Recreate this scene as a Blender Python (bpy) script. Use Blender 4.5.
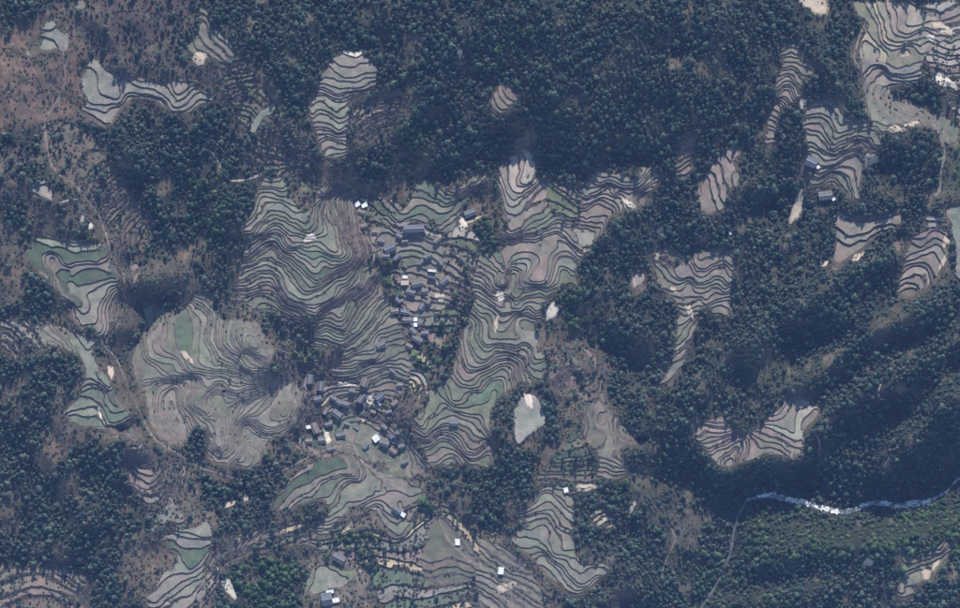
import bpy, math, random
import numpy as np

# ---------------------------------------------------------------- scene, camera, sky, sun, exposure
for o in list(bpy.data.objects):
    bpy.data.objects.remove(o)
sc = bpy.context.scene
col = sc.collection
rng = np.random.default_rng(7)
random.seed(7)
R = math.radians

D = 4000.0          # camera height over the reference level
ZREF = 100.0        # at this elevation one photograph pixel is one metre
cam_d = bpy.data.cameras.new('camera')
cam = bpy.data.objects.new('camera', cam_d)
col.objects.link(cam)
cam.location = (0, 0, ZREF + D)
cam.rotation_euler = (0, 0, 0)
cam_d.sensor_fit = 'HORIZONTAL'
cam_d.angle = 2 * math.atan(480.0 / D)
cam_d.clip_start = 10
cam_d.clip_end = 20000
sc.camera = cam

SUN_AZ, SUN_EL = 8.0, 46.0       # degrees right of picture-up, degrees above the ground
world = bpy.data.worlds.new('World')
sc.world = world
world.use_nodes = True
wn = world.node_tree
wn.nodes.clear()
sky = wn.nodes.new('ShaderNodeTexSky')
sky.sky_type = 'NISHITA'
sky.sun_disc = False
sky.sun_elevation = R(SUN_EL)
sky.sun_rotation = R(SUN_AZ)
sky.air_density = 1.4
sky.ozone_density = 3.0
sky.dust_density = 0.2
bg = wn.nodes.new('ShaderNodeBackground')
bg.inputs['Strength'].default_value = 0.13
wo = wn.nodes.new('ShaderNodeOutputWorld')
wn.links.new(sky.outputs[0], bg.inputs[0])
wn.links.new(bg.outputs[0], wo.inputs[0])

sun_d = bpy.data.lights.new('sun', 'SUN')
sun = bpy.data.objects.new('sun', sun_d)
col.objects.link(sun)
sun_d.energy = 4.2
sun_d.angle = R(0.55)
sun_d.color = (1.0, 0.92, 0.80)
sun.location = (0, 0, 600)
sun.rotation_euler = (R(90 - SUN_EL), 0, R(180 - SUN_AZ))

sc.view_settings.view_transform = 'Standard'
sc.view_settings.look = 'None'
sc.view_settings.gamma = 1.0
sc.view_settings.use_curve_mapping = False
sc.view_settings.exposure = 0.55

# ---------------------------------------------------------------- small helpers
def to_world(u, v, h):
    """photograph pixel + elevation -> metres (the camera looks straight down from D above ZREF)"""
    s = (D - (np.asarray(h, float) - ZREF)) / D
    return (np.asarray(u, float) - 480.0) * s, (304.0 - np.asarray(v, float)) * s, np.asarray(h, float)

def link_mesh(name, verts, faces, mat, parent=None, smooth=False):
    me = bpy.data.meshes.new(name)
    verts = np.asarray(verts, np.float32)
    faces = np.asarray(faces, np.int32)
    n = faces.shape[1]
    me.vertices.add(len(verts))
    me.vertices.foreach_set('co', verts.ravel())
    me.loops.add(faces.size)
    me.loops.foreach_set('vertex_index', faces.ravel())
    me.polygons.add(len(faces))
    me.polygons.foreach_set('loop_start', np.arange(0, faces.size, n, dtype=np.int32))
    me.polygons.foreach_set('loop_total', np.full(len(faces), n, np.int32))
    if smooth:
        me.polygons.foreach_set('use_smooth', np.ones(len(faces), bool))
    me.update()
    if mat:
        me.materials.append(mat)
    o = bpy.data.objects.new(name, me)
    col.objects.link(o)
    if parent:
        o.parent = parent
    return o

def link_py(name, verts, faces, mat, parent=None, smooth=False):
    me = bpy.data.meshes.new(name)
    me.from_pydata([tuple(v) for v in verts], [], [tuple(f) for f in faces])
    if smooth:
        for p in me.polygons:
            p.use_smooth = True
    me.update()
    if mat:
        me.materials.append(mat)
    o = bpy.data.objects.new(name, me)
    col.objects.link(o)
    if parent:
        o.parent = parent
    return o

def empty(name, loc, rz=0):
    o = bpy.data.objects.new(name, None)
    o.empty_display_size = 1
    o.location = loc
    o.rotation_euler = (0, 0, rz)
    col.objects.link(o)
    return o

def tag(o, label, cat, group=None):
    o['label'] = label
    o['category'] = cat
    if group:
        o['group'] = group
    return o

def new_mat(name, rough=0.85):
    m = bpy.data.materials.new(name)
    m.use_nodes = True
    n = m.node_tree.nodes
    b = n['Principled BSDF']
    b.inputs['Roughness'].default_value = rough
    b.inputs['Specular IOR Level'].default_value = 0.2
    return m, n, m.node_tree.links, b

def noise_node(n, l, scale, detail=4, rough=0.6, coord='Object'):
    tc = n.new('ShaderNodeTexCoord') if coord != 'Geo' else n.new('ShaderNodeNewGeometry')
    t = n.new('ShaderNodeTexNoise')
    t.inputs['Scale'].default_value = scale
    t.inputs['Detail'].default_value = detail
    t.inputs['Roughness'].default_value = rough
    l.new(tc.outputs['Position' if coord == 'Geo' else coord], t.inputs['Vector'])
    return t

def ramp(n, l, src, stops):
    r = n.new('ShaderNodeValToRGB')
    e = r.color_ramp.elements
    while len(e) < len(stops):
        e.new(0.5)
    for i, (p, c) in enumerate(stops):
        e[i].position = p
        e[i].color = (c[0], c[1], c[2], 1)
    l.new(src, r.inputs['Fac'])
    return r

def mixc(n, l, mode, fac, a, b):
    m = n.new('ShaderNodeMix')
    m.data_type = 'RGBA'
    m.blend_type = mode
    for sock, val in ((m.inputs[0], fac), (m.inputs[6], a), (m.inputs[7], b)):
        if hasattr(val, 'is_output'):
            l.new(val, sock)
        elif isinstance(val, (int, float)):
            sock.default_value = val
        else:
            sock.default_value = (*val, 1)
    return m.outputs[2]

def mottled(name, dark, light, scale=0.4, rough=0.9, fine=2.5):
    """stone, plaster, soil: two tones broken up by two sizes of noise"""
    m, n, l, b = new_mat(name, rough)
    a = noise_node(n, l, scale, 5, 0.65, 'Geo')
    r = ramp(n, l, a.outputs['Fac'], [(0.32, dark), (0.68, light)])
    f = noise_node(n, l, fine, 3, 0.6, 'Geo')
    g = ramp(n, l, f.outputs['Fac'], [(0.3, (0.72,) * 3), (0.7, (1.2,) * 3)])
    l.new(mixc(n, l, 'MULTIPLY', 1.0, r.outputs['Color'], g.outputs['Color']), b.inputs['Base Color'])
    return m

# ---------------------------------------------------------------- survey of the photograph: contour lines
# Each line of a survey sheet reads  level: x,y x,y ...  in the enlarged sheet's own pixels;
# sheet = (left, top, enlargement).  Elevation = E0 - level * step.
CP = []      # control points (u, v, h)
def survey(sheet, E0, step, text):
    ox, oy, s = sheet
    for ln in text.strip().splitlines():
        ln = ln.strip()
        if not ln:
            continue
        k, pts = ln.split(':')
        h = E0 - float(k) * step
        P = np.array([[float(t) for t in p.split(',')] for p in pts.split()])
        P = P / s + np.array([ox, oy])
        seg = np.hypot(*np.diff(P, axis=0).T)
        acc = np.concatenate([[0], np.cumsum(seg)])
        m = max(2, int(round(acc[-1] / 6.0)) + 1)
        t = np.linspace(0, acc[-1], m)
        for a, b in zip(np.interp(t, acc, P[:, 0]), np.interp(t, acc, P[:, 1])):
            CP.append((a, b, h))

A1 = (220, 160, 8); A2 = (220, 230, 8); A3 = (300, 230, 8); A4 = (300, 300, 8)
A5 = (120, 280, 8); A6 = (200, 300, 8); A7 = (130, 350, 8); A8 = (190, 370, 8)
B1 = (400, 150, 8); B2 = (460, 210, 8); B3 = (460, 270, 8); B4 = (400, 320, 8); B5 = (460, 330, 8); B6 = (400, 390, 8)
C1 = (540, 150, 8); C2 = (540, 210, 8)
D1 = (760, 30, 8); D2 = (780, 80, 8); D3 = (780, 140, 8); D4 = (820, 200, 6.857); D5 = (840, 0, 8); D6 = (640, 240, 8)
D7 = (680, 370, 6); D8 = (480, 480, 6)
T00 = (0, 0, 4); T10 = (240, 0, 4); T20 = (480, 0, 4); T30 = (720, 0, 4)
T01 = (0, 152, 4); T11 = (240, 152, 4); T21 = (480, 152, 4); T31 = (720, 152, 4)
T02 = (0, 304, 4); T12 = (240, 304, 4); T22 = (480, 304, 4); T32 = (720, 304, 4)
T03 = (0, 456, 4); T13 = (240, 456, 4); T23 = (480, 456, 4); T33 = (720, 456, 4)
X3 = (860, 80, 9.6); X2 = (860, 30, 9.6); PX = (0, 0, 1)

# the big slope left of the village
survey(A1, 162, 2.05, '''
0: 290,195 380,185 440,200 500,215
1: 270,310 320,250 370,235 430,240 480,265 520,265
2: 60,520 130,530 210,500 270,450 300,380 310,320 350,280 410,285 480,310 580,335
3: 330,480 360,380 430,350 500,355 550,400 590,430
4: 330,470 380,440 450,420 510,435 570,480 640,500 670,550
5: 280,590 340,510 400,480 460,470 530,495 600,550
6: 340,590 400,520 450,500 510,520 570,590
7: 350,608 430,545 500,560 530,608''')
survey(A2, 162, 2.05, '''
8: 260,110 330,60 400,20 470,10 530,60 570,130
9.5: 220,180 310,120 400,70 460,80 510,140
11: 200,220 300,170 380,120 440,120 490,170
12.5: 160,260 220,240 300,190 380,160 440,170 480,220
13.8: 190,300 260,270 330,220 400,205 460,250
15.3: 130,380 200,370 280,320 340,285 410,290 470,330 510,400 550,490
16.5: 190,420 260,400 330,350 400,340 450,380 480,460 540,550
17.8: 170,460 260,440 340,400 410,395 460,470
19: 180,490 300,480 380,450 430,470 470,540
20.3: 190,540 300,500 400,510 450,560
8: 660,130 710,130 760,110
9: 610,150 660,175 740,215 790,190
10: 590,170 680,230 760,285 810,240
11: 560,210 640,260 700,320 740,360 800,330 830,290
12.3: 540,240 620,320 700,390 760,420 830,380 900,360
13.8: 620,400 660,470 720,490 800,450 880,400 940,380
15.3: 560,490 640,540 720,570 790,520 870,460 950,430''')
survey(A3, 162, 2.05, '''
16.5: 160,600 240,560 300,500 380,440
18.5: 330,540 400,490 500,400 520,320
21.5: 430,560 540,460 620,380
24: 480,600 580,490 640,380
26.5: 600,600 680,510''')
survey(A4, 162, 2.05, '''
19.5: 0,90 60,140 150,130
21: 160,130 230,80 290,60
22.5: 160,160 240,150 310,180 360,140
24.5: 160,230 230,205 300,230 380,250
26: 150,260 230,240 300,270 380,300
27.5: 150,300 230,305 300,345 360,350
29.5: 150,340 220,350 290,390 340,390
31: 130,390 220,410 270,450 310,440
22.5: 380,100 400,30 420,0
24.5: 400,170 440,120 480,40 500,0
26: 400,250 460,180 510,80 570,10
27.2: 440,300 500,230 560,150 600,60 640,0
29: 430,340 510,270 580,180 640,90 690,30
30: 460,380 540,310 600,220 660,120 740,60
31.5: 470,400 570,330 610,250 700,220 770,195
32: 480,420 590,390
33: 400,480 430,440 500,440 590,440
34: 420,500 500,490 600,490
34.8: 690,410 740,385 800,390 870,380
36: 450,570 500,520 580,510 640,520 700,480 820,470 870,480
37.5: 460,600 520,570 600,560 700,510''')
survey(T11, 162, 2.05, '''
2: 250,110 300,150 340,170
7: 350,180 345,260 370,330 385,390
11.5: 400,190 410,270 430,340 460,390
16: 450,200 460,290 490,360''')

# the amphitheatre of pale fields at the left
survey(A6, 124, 1.5, '''
0: 330,240 310,300 360,400 450,440 540,450
2: 250,270 250,350 310,420 400,430 440,470 550,510
4: 170,270 180,360 250,440 330,470 370,520 450,545 540,550
6: 120,200 120,300 150,390 230,470 320,540 400,580
8: 70,150 60,300 80,400 130,500 230,550 330,570 400,608
-1: 420,270 480,330''')
survey(A5, 124, 1.5, '''
10: 500,230 490,320 480,400 530,520
12: 360,200 350,300 320,420 260,470
13.2: 260,170 310,300 250,390 190,460
14.2: 190,160 230,250 220,340 160,440 100,520''')
survey(A7, 124, 1.6, '''
8: 640,0 690,100 790,150 890,170 950,190
12: 130,10 150,60 220,110 330,130
13.2: 60,20 100,90 180,150 240,190
11: 400,130 480,200 560,200
14: 140,608 120,540 90,430 70,330 110,260 200,235 340,235 480,225 540,250 490,320 465,420 510,500 590,530 700,600
15.5: 200,600 170,480 155,380 190,280 260,250 380,250 470,260 440,380 450,450 520,540 600,608
17: 260,600 235,500 225,400 260,330 330,280 390,280 395,370 400,450 440,520 500,590
18.5: 320,608 300,500 290,400 320,340 350,330 370,420 390,520 430,608
12: 870,330 800,310 740,275 680,265 600,310 550,390 560,450 620,500
13.5: 950,345 860,365 770,340 700,305 640,330 590,400 640,470 700,510
15: 950,395 860,405 790,430 740,375 690,350 650,390
17: 950,430 850,440 820,480 820,608''')
survey(A8, 124, 1.6, '''
17: 370,300 460,260 520,225
19: 430,370 520,300 600,220 700,140
20.5: 600,340 620,420 700,430 780,400 840,320
22.5: 500,430 560,480 640,510 720,490 820,420 900,300
25: 440,470 520,520 600,545 700,545
15.5: 120,448 160,520 175,608
14: 220,440 235,520 230,608
15.5: 280,350 290,450 285,608
17: 335,450 330,580''')
survey(PX, 0, -1, '''
93: 205,455 215,464 230,467
89: 235,468 250,470 262,460''')

# left edge
survey(T01, 165, 2.5, '''
0: 130,330 210,350 290,385 390,365
1: 110,355 200,390 290,415 370,410 430,380
2: 220,420 260,465 340,445 400,440 440,420
3: 270,500 310,470 380,460 440,465
4: 300,540 360,530 440,510 470,490
5: 360,570 400,550 480,520
1: 90,410 150,450 200,490
3: 210,430 230,500 280,600
4: 270,490 280,560 300,608''')
survey(T02, 165, 2.5, '''
6: 280,0 300,60 320,100 370,90 390,110
7: 190,85 220,120 270,150 280,190
8: 210,85 250,130 300,180 320,230 380,270 420,330 440,340
10: 320,355 370,325 420,350 430,400 460,430 490,410
11: 310,380 370,370 400,400 430,470 490,450 520,430
12: 270,435 330,420 370,400 390,430 430,490 490,480 530,450
13: 250,460 310,455 340,490 410,490 450,500 520,540 570,555''')
survey(T00, 205, 2.6, '''
0: 160,135 200,120 245,115
1: 170,150 220,155 240,190 260,210
1.6: 80,215 170,215 240,220
0.7: 300,45 350,40''')
survey(T00, 196, 2.8, '''
0: 480,280 520,300 600,310 680,330 710,370
1: 485,300 530,325 610,330 670,360 700,420
2: 490,340 540,365 610,370 660,400 680,430
3: 520,395 580,385 640,400 670,440
1: 770,375 800,360 850,385 880,390
2: 780,400 810,385 850,410
3: 350,425 390,440 430,475 450,450
4: 330,455 380,480 420,500 460,510
2: 340,300 340,360 400,400 470,420
1: 390,240 420,320 470,380''')
survey(T00, 212, 2.0, '''
0: 840,40 870,140 940,200
1.5: 800,100 840,180 900,235
3: 750,150 790,200 850,240''')
survey(T01, 185, 2.5, '''
0: 80,165 130,140 190,120
1: 100,165 150,165 170,190 250,195
5: 310,320 330,240''')

# the ladder of terraces in the upper woods, and the small pink one
survey(T10, 207, 1.6, '''
0: 400,220 440,235 490,225
1: 380,250 440,275 500,250 550,250
2: 370,270 410,300 450,310 540,280
3: 360,310 410,330 460,335 550,300
4: 350,330 400,350 460,360 540,320
6: 330,360 390,385 450,380 510,360 540,350
8: 330,390 390,410 440,405 500,380
9: 340,430 380,450 430,425
11: 310,460 370,470 400,500 430,470
12: 310,490 350,490 400,525 430,490
14: 310,530 350,520 390,545 430,530
16: 320,560 360,550 400,565 425,570
18: 320,600 370,590 415,600
20: 325,640 370,640 420,620''')
survey(T20, 195, 1.8, '''
0: 110,320 150,375
1: 80,345 130,395
2: 60,365 115,415
3: 45,395 90,440
4: 35,420 70,455''')

# upper right corner
survey(D5, 178, 0.9, '''
0: 520,110 510,180 560,210 640,215
2: 460,150 450,220 500,260 600,250
4: 400,200 410,270 470,305 530,290
6: 350,200 370,290 440,350 500,335
8: 320,230 340,310 400,375 480,365
10: 290,200 310,310 370,390 430,410 500,390
12: 240,180 250,290 330,370 410,450 470,430 540,390
11: 130,20 180,130
8: 230,20 290,140
5: 330,50 370,140
-2: 560,60 640,40
-1: 650,60 740,100 800,110
4: 680,260 720,280
8: 640,380 700,340
14: 170,380 190,470 250,440 290,440''')
survey(X2, 165, 2.4, '''
0: 40,430 90,350 160,325 240,360 270,400
1: 80,440 140,370 190,355 260,400 280,440
2: 140,480 190,450 250,460 300,490 420,500
0.5: 300,430 400,450 510,420
-1: 360,300 450,290
2: 640,460 720,540 800,560''')
survey(X3, 158, 0.8, '''
0: 180,110 200,180 240,260 320,340 400,400
2: 240,160 300,260 400,350 520,400
4: 330,230 430,320 560,360
6: 430,250 540,320 640,370
8: 540,250 660,350 760,470
10: 640,230 760,330 900,480
-2: 110,150 140,280 200,400''')
survey(D1, 186, 1.8, '''
0: 200,125 240,100 270,90 310,105 340,140
1: 210,160 260,150 320,175 360,230
2: 210,195 260,185 330,215 380,245
4: 200,280 250,265 310,275 330,310
5: 190,320 240,295 290,310 310,350
6: 170,360 220,330 260,350 290,400
7: 160,385 220,350 255,385 280,430 310,470
8: 170,430 220,400 260,440 290,490
9: 165,460 210,425 245,460 265,510
10: 160,490 200,460 240,490
11: 140,530 190,500 230,530
13: 70,585 120,560 160,570''')
survey(T30, 186, 1.8, '''
15: 185,440 215,420 235,440
17: 180,480 210,470 235,490
19.5: 190,540 210,530 230,550
21.5: 195,580 215,575''')
survey(D2, 162, 2.4, '''
0: 220,200 300,170 370,145 430,165 470,220 500,290 540,310 600,305
1: 220,260 290,235 360,235 420,250 440,310 460,390 490,400 560,355 650,350
2: 200,310 270,295 340,300 400,330 420,400 430,460 500,450 590,400 680,385 750,385
3: 210,340 280,330 340,345 370,400 390,480 430,530 520,480 620,440 720,450 790,510
4: 210,380 290,400 340,440 370,510 410,570 480,520 600,480 690,480 740,540
5: 220,430 290,440 330,500 370,560 430,590 510,560 590,530 660,550 720,590''')
survey(D3, 162, 2.4, '''
6: 230,30 290,40 330,100 410,110 500,90 600,40 680,50 720,100
7: 320,110 350,150 440,140 520,105 610,80 660,110 690,150
8: 310,180 360,215 450,190 540,120 620,110 650,160
9: 300,240 380,225 470,205 560,160 610,200 640,260
10: 280,270 340,285 420,245 500,240 550,270 580,340 590,420
11: 200,290 270,310 350,295 430,265 500,280 540,340 560,420
12: 190,300 250,360 330,355 410,325 470,340 500,400
13: 290,390 400,360 450,370 480,430 500,520''')
survey(D4, 125, 3.0, '''
0: 140,60 220,120 280,150 380,145 470,130 540,80 580,50
-1: 180,90 250,125 350,120 450,100 530,75
1: 120,140 160,190 230,225 310,215 380,180 500,165
2: 100,250 150,320 200,350 260,310 330,265 400,215 500,205
3: 90,470 150,440 230,400 290,345''')
survey(D4, 131, 2.6, '''
0: 710,60 740,120 800,150 900,130
1: 610,230 700,210 800,205 870,210
2: 640,290 700,285 780,240
3: 600,360 660,345 730,305 800,290 840,330
4: 590,420 650,410 720,370 780,345 800,380
5: 545,480 600,445 680,430 740,450 760,500
6: 530,560 600,520 660,480 710,500
7: 540,595 600,560 650,550 680,600
8: 530,650 600,620 650,640''')

# middle right
survey(D6, 125, 2.2, '''
0: 490,100 600,105 690,75 750,95
1: 470,160 560,155 660,125 740,180
2: 410,140 450,210 520,250 600,205 680,195 720,230
3: 530,275 600,230 680,215
4: 420,280 480,340 550,330 620,275 680,290 720,340
5: 430,340 500,375 570,360 630,325 690,380
6: 440,390 500,410 570,380 640,365 700,385
7: 460,460 520,470 600,425 700,430
8: 480,480 530,520 600,470 690,450
9: 520,550 600,500 700,510
10: 560,600 640,560 740,580
4: 350,300 400,230
6.5: 360,420 410,340''')
survey(T22, 103, 1.8, '''
0: 790,60 820,70 850,50
2: 780,160 810,150 830,100 870,60
4: 780,205 810,195 830,160 870,120
6: 730,300 760,290 800,250 850,200
8: 700,325 740,345 790,325 830,270''')
survey(D7, 78, 1.8, '''
0: 130,310 170,300 210,295
1: 100,340 150,325 220,320
2: 90,365 140,345 220,340 260,355
3: 105,395 160,372 250,375 300,375
4: 120,420 170,400 250,402 310,388
5: 150,445 230,430 290,405 340,390
6: 165,475 240,455 310,420 370,400
7: 185,505 260,472 340,440
8: 210,540 280,495 330,455
9: 225,572 300,515 340,480
10: 245,605 310,545
0: 600,260 640,200 690,130
1: 560,310 620,300 670,200
2: 540,350 590,370 650,400 690,420 720,395
3: 530,400 580,410 650,445 710,465 745,430
4: 525,440 590,450 650,480 700,505 750,470
5: 520,480 570,490 640,520 690,550 740,510
2: 760,260 820,210
3: 790,290 860,220
4: 810,320 890,230
6: 360,560 430,545 480,520''')

# right of the village
survey(B1, 142, 2.2, '''
0: 380,290 430,320 490,270 540,220
1: 390,340 450,360 520,310 580,250 680,190
2: 220,240 290,300 340,380 400,385 470,370 550,300 680,240
3: 210,290 270,340 330,420 400,425 480,380 560,325 690,270
4: 120,375 200,390 260,430
4.5: 410,460 460,405 560,345 650,295
5: 60,510 120,450 190,440 250,490
5.5: 440,490 500,440 570,390
6: 0,590 60,550 130,525 200,550 240,608''')
survey(T21, 146, 1.9, '''
0: 200,0 210,50 190,110
1.3: 150,20 165,80 150,120
2.6: 100,30 110,90 130,150
4: 110,205 140,225 170,190 200,170 250,120
6: 90,270 120,290 180,270 240,240''')
survey(B2, 150, 1.8, '''
9: 420,190 500,150 580,90 680,30
10: 410,215 520,170 620,120 690,80
11.5: 410,235 520,210 600,185 680,140
13: 410,260 500,225 600,215 660,180
14: 370,300 460,285 560,275 650,290 700,290
15: 390,410 450,370 520,350 580,365 605,400
16: 390,440 450,420 510,415 545,450
17: 400,460 470,455 515,480
18: 430,480 470,500
18.6: 400,540 430,600
19: 380,600 400,640
15.4: 510,550 550,580 620,590 690,580 730,500 750,420
15: 150,350 190,390 250,430 300,470 350,530 370,590
16: 140,430 200,470 260,510 290,540
17: 120,500 180,515 230,550
18: 100,550 160,560 200,590
14: 270,390 310,440 380,460
12: 790,130 860,170 940,220
13: 780,170 830,210 900,270
14: 780,200 840,230 890,290
15: 780,330 830,300 890,320 930,390
16: 800,370 850,365 920,410
17: 810,450 880,450 950,510
18: 830,500 900,510 950,580''')
survey(B3, 150, 1.8, '''
18: 430,200 470,170 560,155 640,140 700,155 790,120
20: 440,280 480,230 560,215 640,210 680,225
22: 490,330 530,285 580,290 610,330
24: 480,360 540,345 580,370
26: 500,440 550,425 590,450
21: 230,240 310,330 380,300 400,260
23: 190,280 280,370
25: 140,340 190,400''')
survey(B4, 150, 1.8, '''
26: 650,180 670,210 720,220 760,210 830,200
27: 600,0 610,100 630,200 650,250 690,270 760,230
28: 570,150 590,270 640,310 700,310 740,290
29: 540,50 535,150 540,250 570,330 630,370 690,350 740,310
30: 500,270 520,370 560,400 620,405 690,370 760,320 860,300
31: 490,330 510,390 540,430 610,440 680,400 760,350 880,340
32: 450,400 480,470 540,500 620,480 700,420 780,370 860,360 900,400
33: 430,470 480,530 560,545 630,520 700,450 780,400 850,400 880,450
34: 400,520 450,565 540,575 620,560 680,500 760,440 830,440''')
survey(B5, 150, 1.8, '''
25: 480,80 520,40 560,70 580,110
26: 470,130 520,110 550,140 560,180
27: 450,160 500,150 530,190
28: 440,190 480,200 510,240
29: 420,215 460,235 490,290
25: 600,190 640,200 680,180
26: 570,230 600,260 640,255 690,240
27: 550,280 600,320 650,310 680,290''')
survey(B6, 150, 1.8, '''
35: 370,60 420,110 490,125 560,90 620,20 680,80
36.3: 380,110 450,150 540,165 620,180
37.6: 390,180 480,200 560,220
36.5: 100,240 160,300 210,260 270,200
37.5: 110,280 170,335 230,290 290,230
38.5: 120,330 200,360 270,300
42: 140,440 230,420 310,370
45: 220,580 280,570 350,500
41: 500,420 540,490 620,490 670,450 720,420
42: 480,450 530,520 620,520 680,470
44: 480,500 540,570 620,580 670,560
36: 760,50 720,150 700,300 740,380
34: 820,80 780,200 770,320''')
survey(C1, 152, 2.2, '''
0: 460,160 540,180 650,190 740,220 800,180 840,110
1: 440,230 520,240 600,240 660,270 740,240 830,210 870,150
2: 430,250 470,280 560,265 640,290 720,290 800,260 870,190
3: 600,330 680,310 740,325 830,285 900,200 940,170
4: 380,380 460,330 520,290 580,290 640,330 700,370 740,430
5: 340,390 430,380 500,340 560,330 620,380 660,400
6: 330,420 400,430 480,370 540,360 600,400
7: 330,480 400,450 480,410 550,430 590,480
8: 340,510 420,480 500,460 560,490''')
survey(C2, 152, 2.2, '''
9: 380,110 430,80 500,85 540,100
10: 330,140 400,125 470,125 540,135
11: 300,150 380,170 440,195
11: 150,150 210,170 260,200 320,220
20: 750,540 790,590 840,540''')
survey(PX, 152, 2.6, '''
0: 722,150 735,172 742,180
1.5: 715,165 722,185 730,200
3: 706,180 712,200 718,212''')
survey(B5, 98, 1.7, '''
0: 820,370 840,270 880,250 930,310
2: 840,400 860,320 900,310 930,350
4: 870,410 890,350 930,370''')
survey(T22, 90, 1.5, '''
-2: 370,110 400,190 440,220
0: 430,400 440,480 430,560
2: 500,410 520,480 530,560
4: 560,430 600,500 640,530
6: 570,490 610,540 650,560''')

# bottom
survey(D8, 77, 1.9, '''
0: 180,150 240,155 290,120 330,70 400,40 480,50 520,70
1: 290,150 330,110 370,70 430,62 490,100 530,160
2: 270,195 330,140 400,95 450,112 490,160
3: 290,205 350,170 410,143 460,172 490,230
4: 250,240 320,220 380,190 430,220 450,270 480,310
5: 340,240 400,230 440,290 480,350 500,430
6: 210,320 280,315 340,330 400,390 430,440
7: 270,380 330,370 380,410
8: 320,450 360,435 390,450
9: 330,480 370,465''')
survey(T23, 77, 1.9, '''
7: 320,420 370,470 400,500 460,460 500,470 545,450
8: 310,440 360,490 400,525 430,515 470,490 520,490
9: 300,450 350,520 390,545 450,530 490,520
10: 270,470 330,530 390,565 440,560
11: 530,600 560,550 600,540 630,540''')
survey(T03, 98, 2.3, '''
0: 590,270 630,310 720,300 790,320 850,315
1: 620,325 700,325 760,345 850,335
2: 640,340 690,350 740,385 800,385 850,360
3: 650,370 700,380 710,420 750,465 810,430 850,380
4: 620,580 680,530 740,490 800,460
5: 640,592 700,550 760,500 810,480
6: 660,608 720,570 770,560''')
survey(T03, 112, 2.5, '''
0: 530,50 560,75 610,80
1: 510,70 560,95 590,120''')
survey(T13, 74, 1.2, '''
0: 210,100 260,70 340,50 400,20
1: 230,130 300,90 380,60 430,40
3: 290,150 340,100 420,80 470,90
5: 370,170 400,110 450,90 480,80
7: 420,130 450,110 500,100 550,130
8: 420,160 480,180 520,150 560,140
9: 550,140 600,110 640,90
10: 580,180 620,200 690,190
14: 540,220 570,280 640,310 690,270
18: 700,330 740,300 790,250
22: 250,540 290,430 330,420
23: 300,530 360,500 420,500
24: 440,560 500,520 560,470''')
survey(T33, 62, 2.2, '''
0: 690,390 720,420 770,435 830,420
-1: 830,400 880,390 920,350
1: 850,430 900,400 930,370
2: 780,470 830,455 855,490
3: 700,500 710,540 750,520 800,510
4: 690,560 720,580 790,555''')

# spot heights in the woods, along ridges and gullies, and beyond the frame
spots = '''-140,-140,230 200,-140,255 480,-140,275 700,-140,255 960,-140,190 1100,-140,180 -140,100,200 -140,300,150 -140,500,90 -140,740,55
100,740,50 300,740,35 500,740,32 700,740,15 900,740,60 1100,740,80 1100,600,75 1100,450,110 1100,300,130 1100,100,160
480,20,245 560,40,238 650,60,222 720,40,212 400,40,235 280,40,225 240,20,225 600,110,200 540,100,205 640,140,167 450,100,200
430,150,158 380,120,182 300,120,203 290,150,178 250,90,196 220,110,186 150,140,176 180,180,152 200,230,132 170,250,130 150,290,138
20,80,208 10,150,186 60,150,182 110,150,180 130,210,150 110,230,152 125,270,138 130,330,124 20,350,142 0,300,152 20,400,120 0,450,104
40,430,116 120,430,120 100,470,112 60,500,94 20,540,74 60,570,68 0,600,62 100,540,92 130,520,98 190,490,94 240,500,80 100,600,70
250,560,62 280,590,52 760,170,136 760,220,110 640,300,108 600,320,98 620,255,122 560,330,96 650,380,78 600,420,86 640,440,62 660,480,46
700,470,36 720,520,13 800,290,122 860,300,112 930,310,118 960,331,108 920,371,96 880,386,86 840,404,66 960,365,80 900,410,60 850,440,44
800,470,26 960,400,104 910,434,76 880,460,52 860,480,30 780,330,88 740,370,84 760,340,104 740,400,80 700,60,205 760,20,200 820,40,192
830,70,178 790,10,200 740,110,165 700,110,180 660,170,150
800,518,14 830,535,34 870,540,50 790,570,26 850,575,44 760,600,18 940,520,44 950,570,66 900,590,58 735,545,5 715,590,0 790,535,30 750,530,14
600,540,62 640,560,45 680,580,20 560,600,54 620,600,40 650,500,60 690,540,22 600,480,80 480,540,57 470,600,40 430,560,50 400,600,42
300,530,62 340,540,55 260,520,74 272,340,110 287,370,100 320,380,83 310,430,70 345,440,62 400,450,58 400,505,61 430,270,112 440,300,104 405,280,108 390,250,118 415,320,97
410,350,88 405,390,76 360,200,128 390,235,121 420,240,121 470,213,126 455,423,80 450,500,60 500,520,64 640,200,135 680,200,140
950,150,150 930,180,140 880,160,135 900,240,118 810,230,118'''
for p in spots.split():
    a_, b_, h_ = (float(t) for t in p.split(','))
    CP.append((a_, b_, 180 + (h_ - 180) * .7 if b_ < 130 and h_ > 180 else h_))
RIVER = [(1090, 420, 14), (1010, 452, 13), (959, 478, 12), (945, 493, 11.5), (927, 502, 11), (910, 503, 10.6), (895, 507, 10.2), (882, 503, 9.9), (870, 503, 9.6), (855, 510, 9.2),
         (840, 513, 8.8), (825, 508, 8.4), (802, 502, 8), (782, 498, 7.6), (767, 495, 7.2), (747, 500, 6.5), (738, 515, 5.5), (733, 535, 4.5),
         (731, 552, 3.5), (722, 575, 2), (712, 592, 1), (700, 610, 0), (680, 660, -2), (670, 740, -4)]
for p in RIVER:
    CP.append((p[0], p[1], p[2]))

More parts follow.
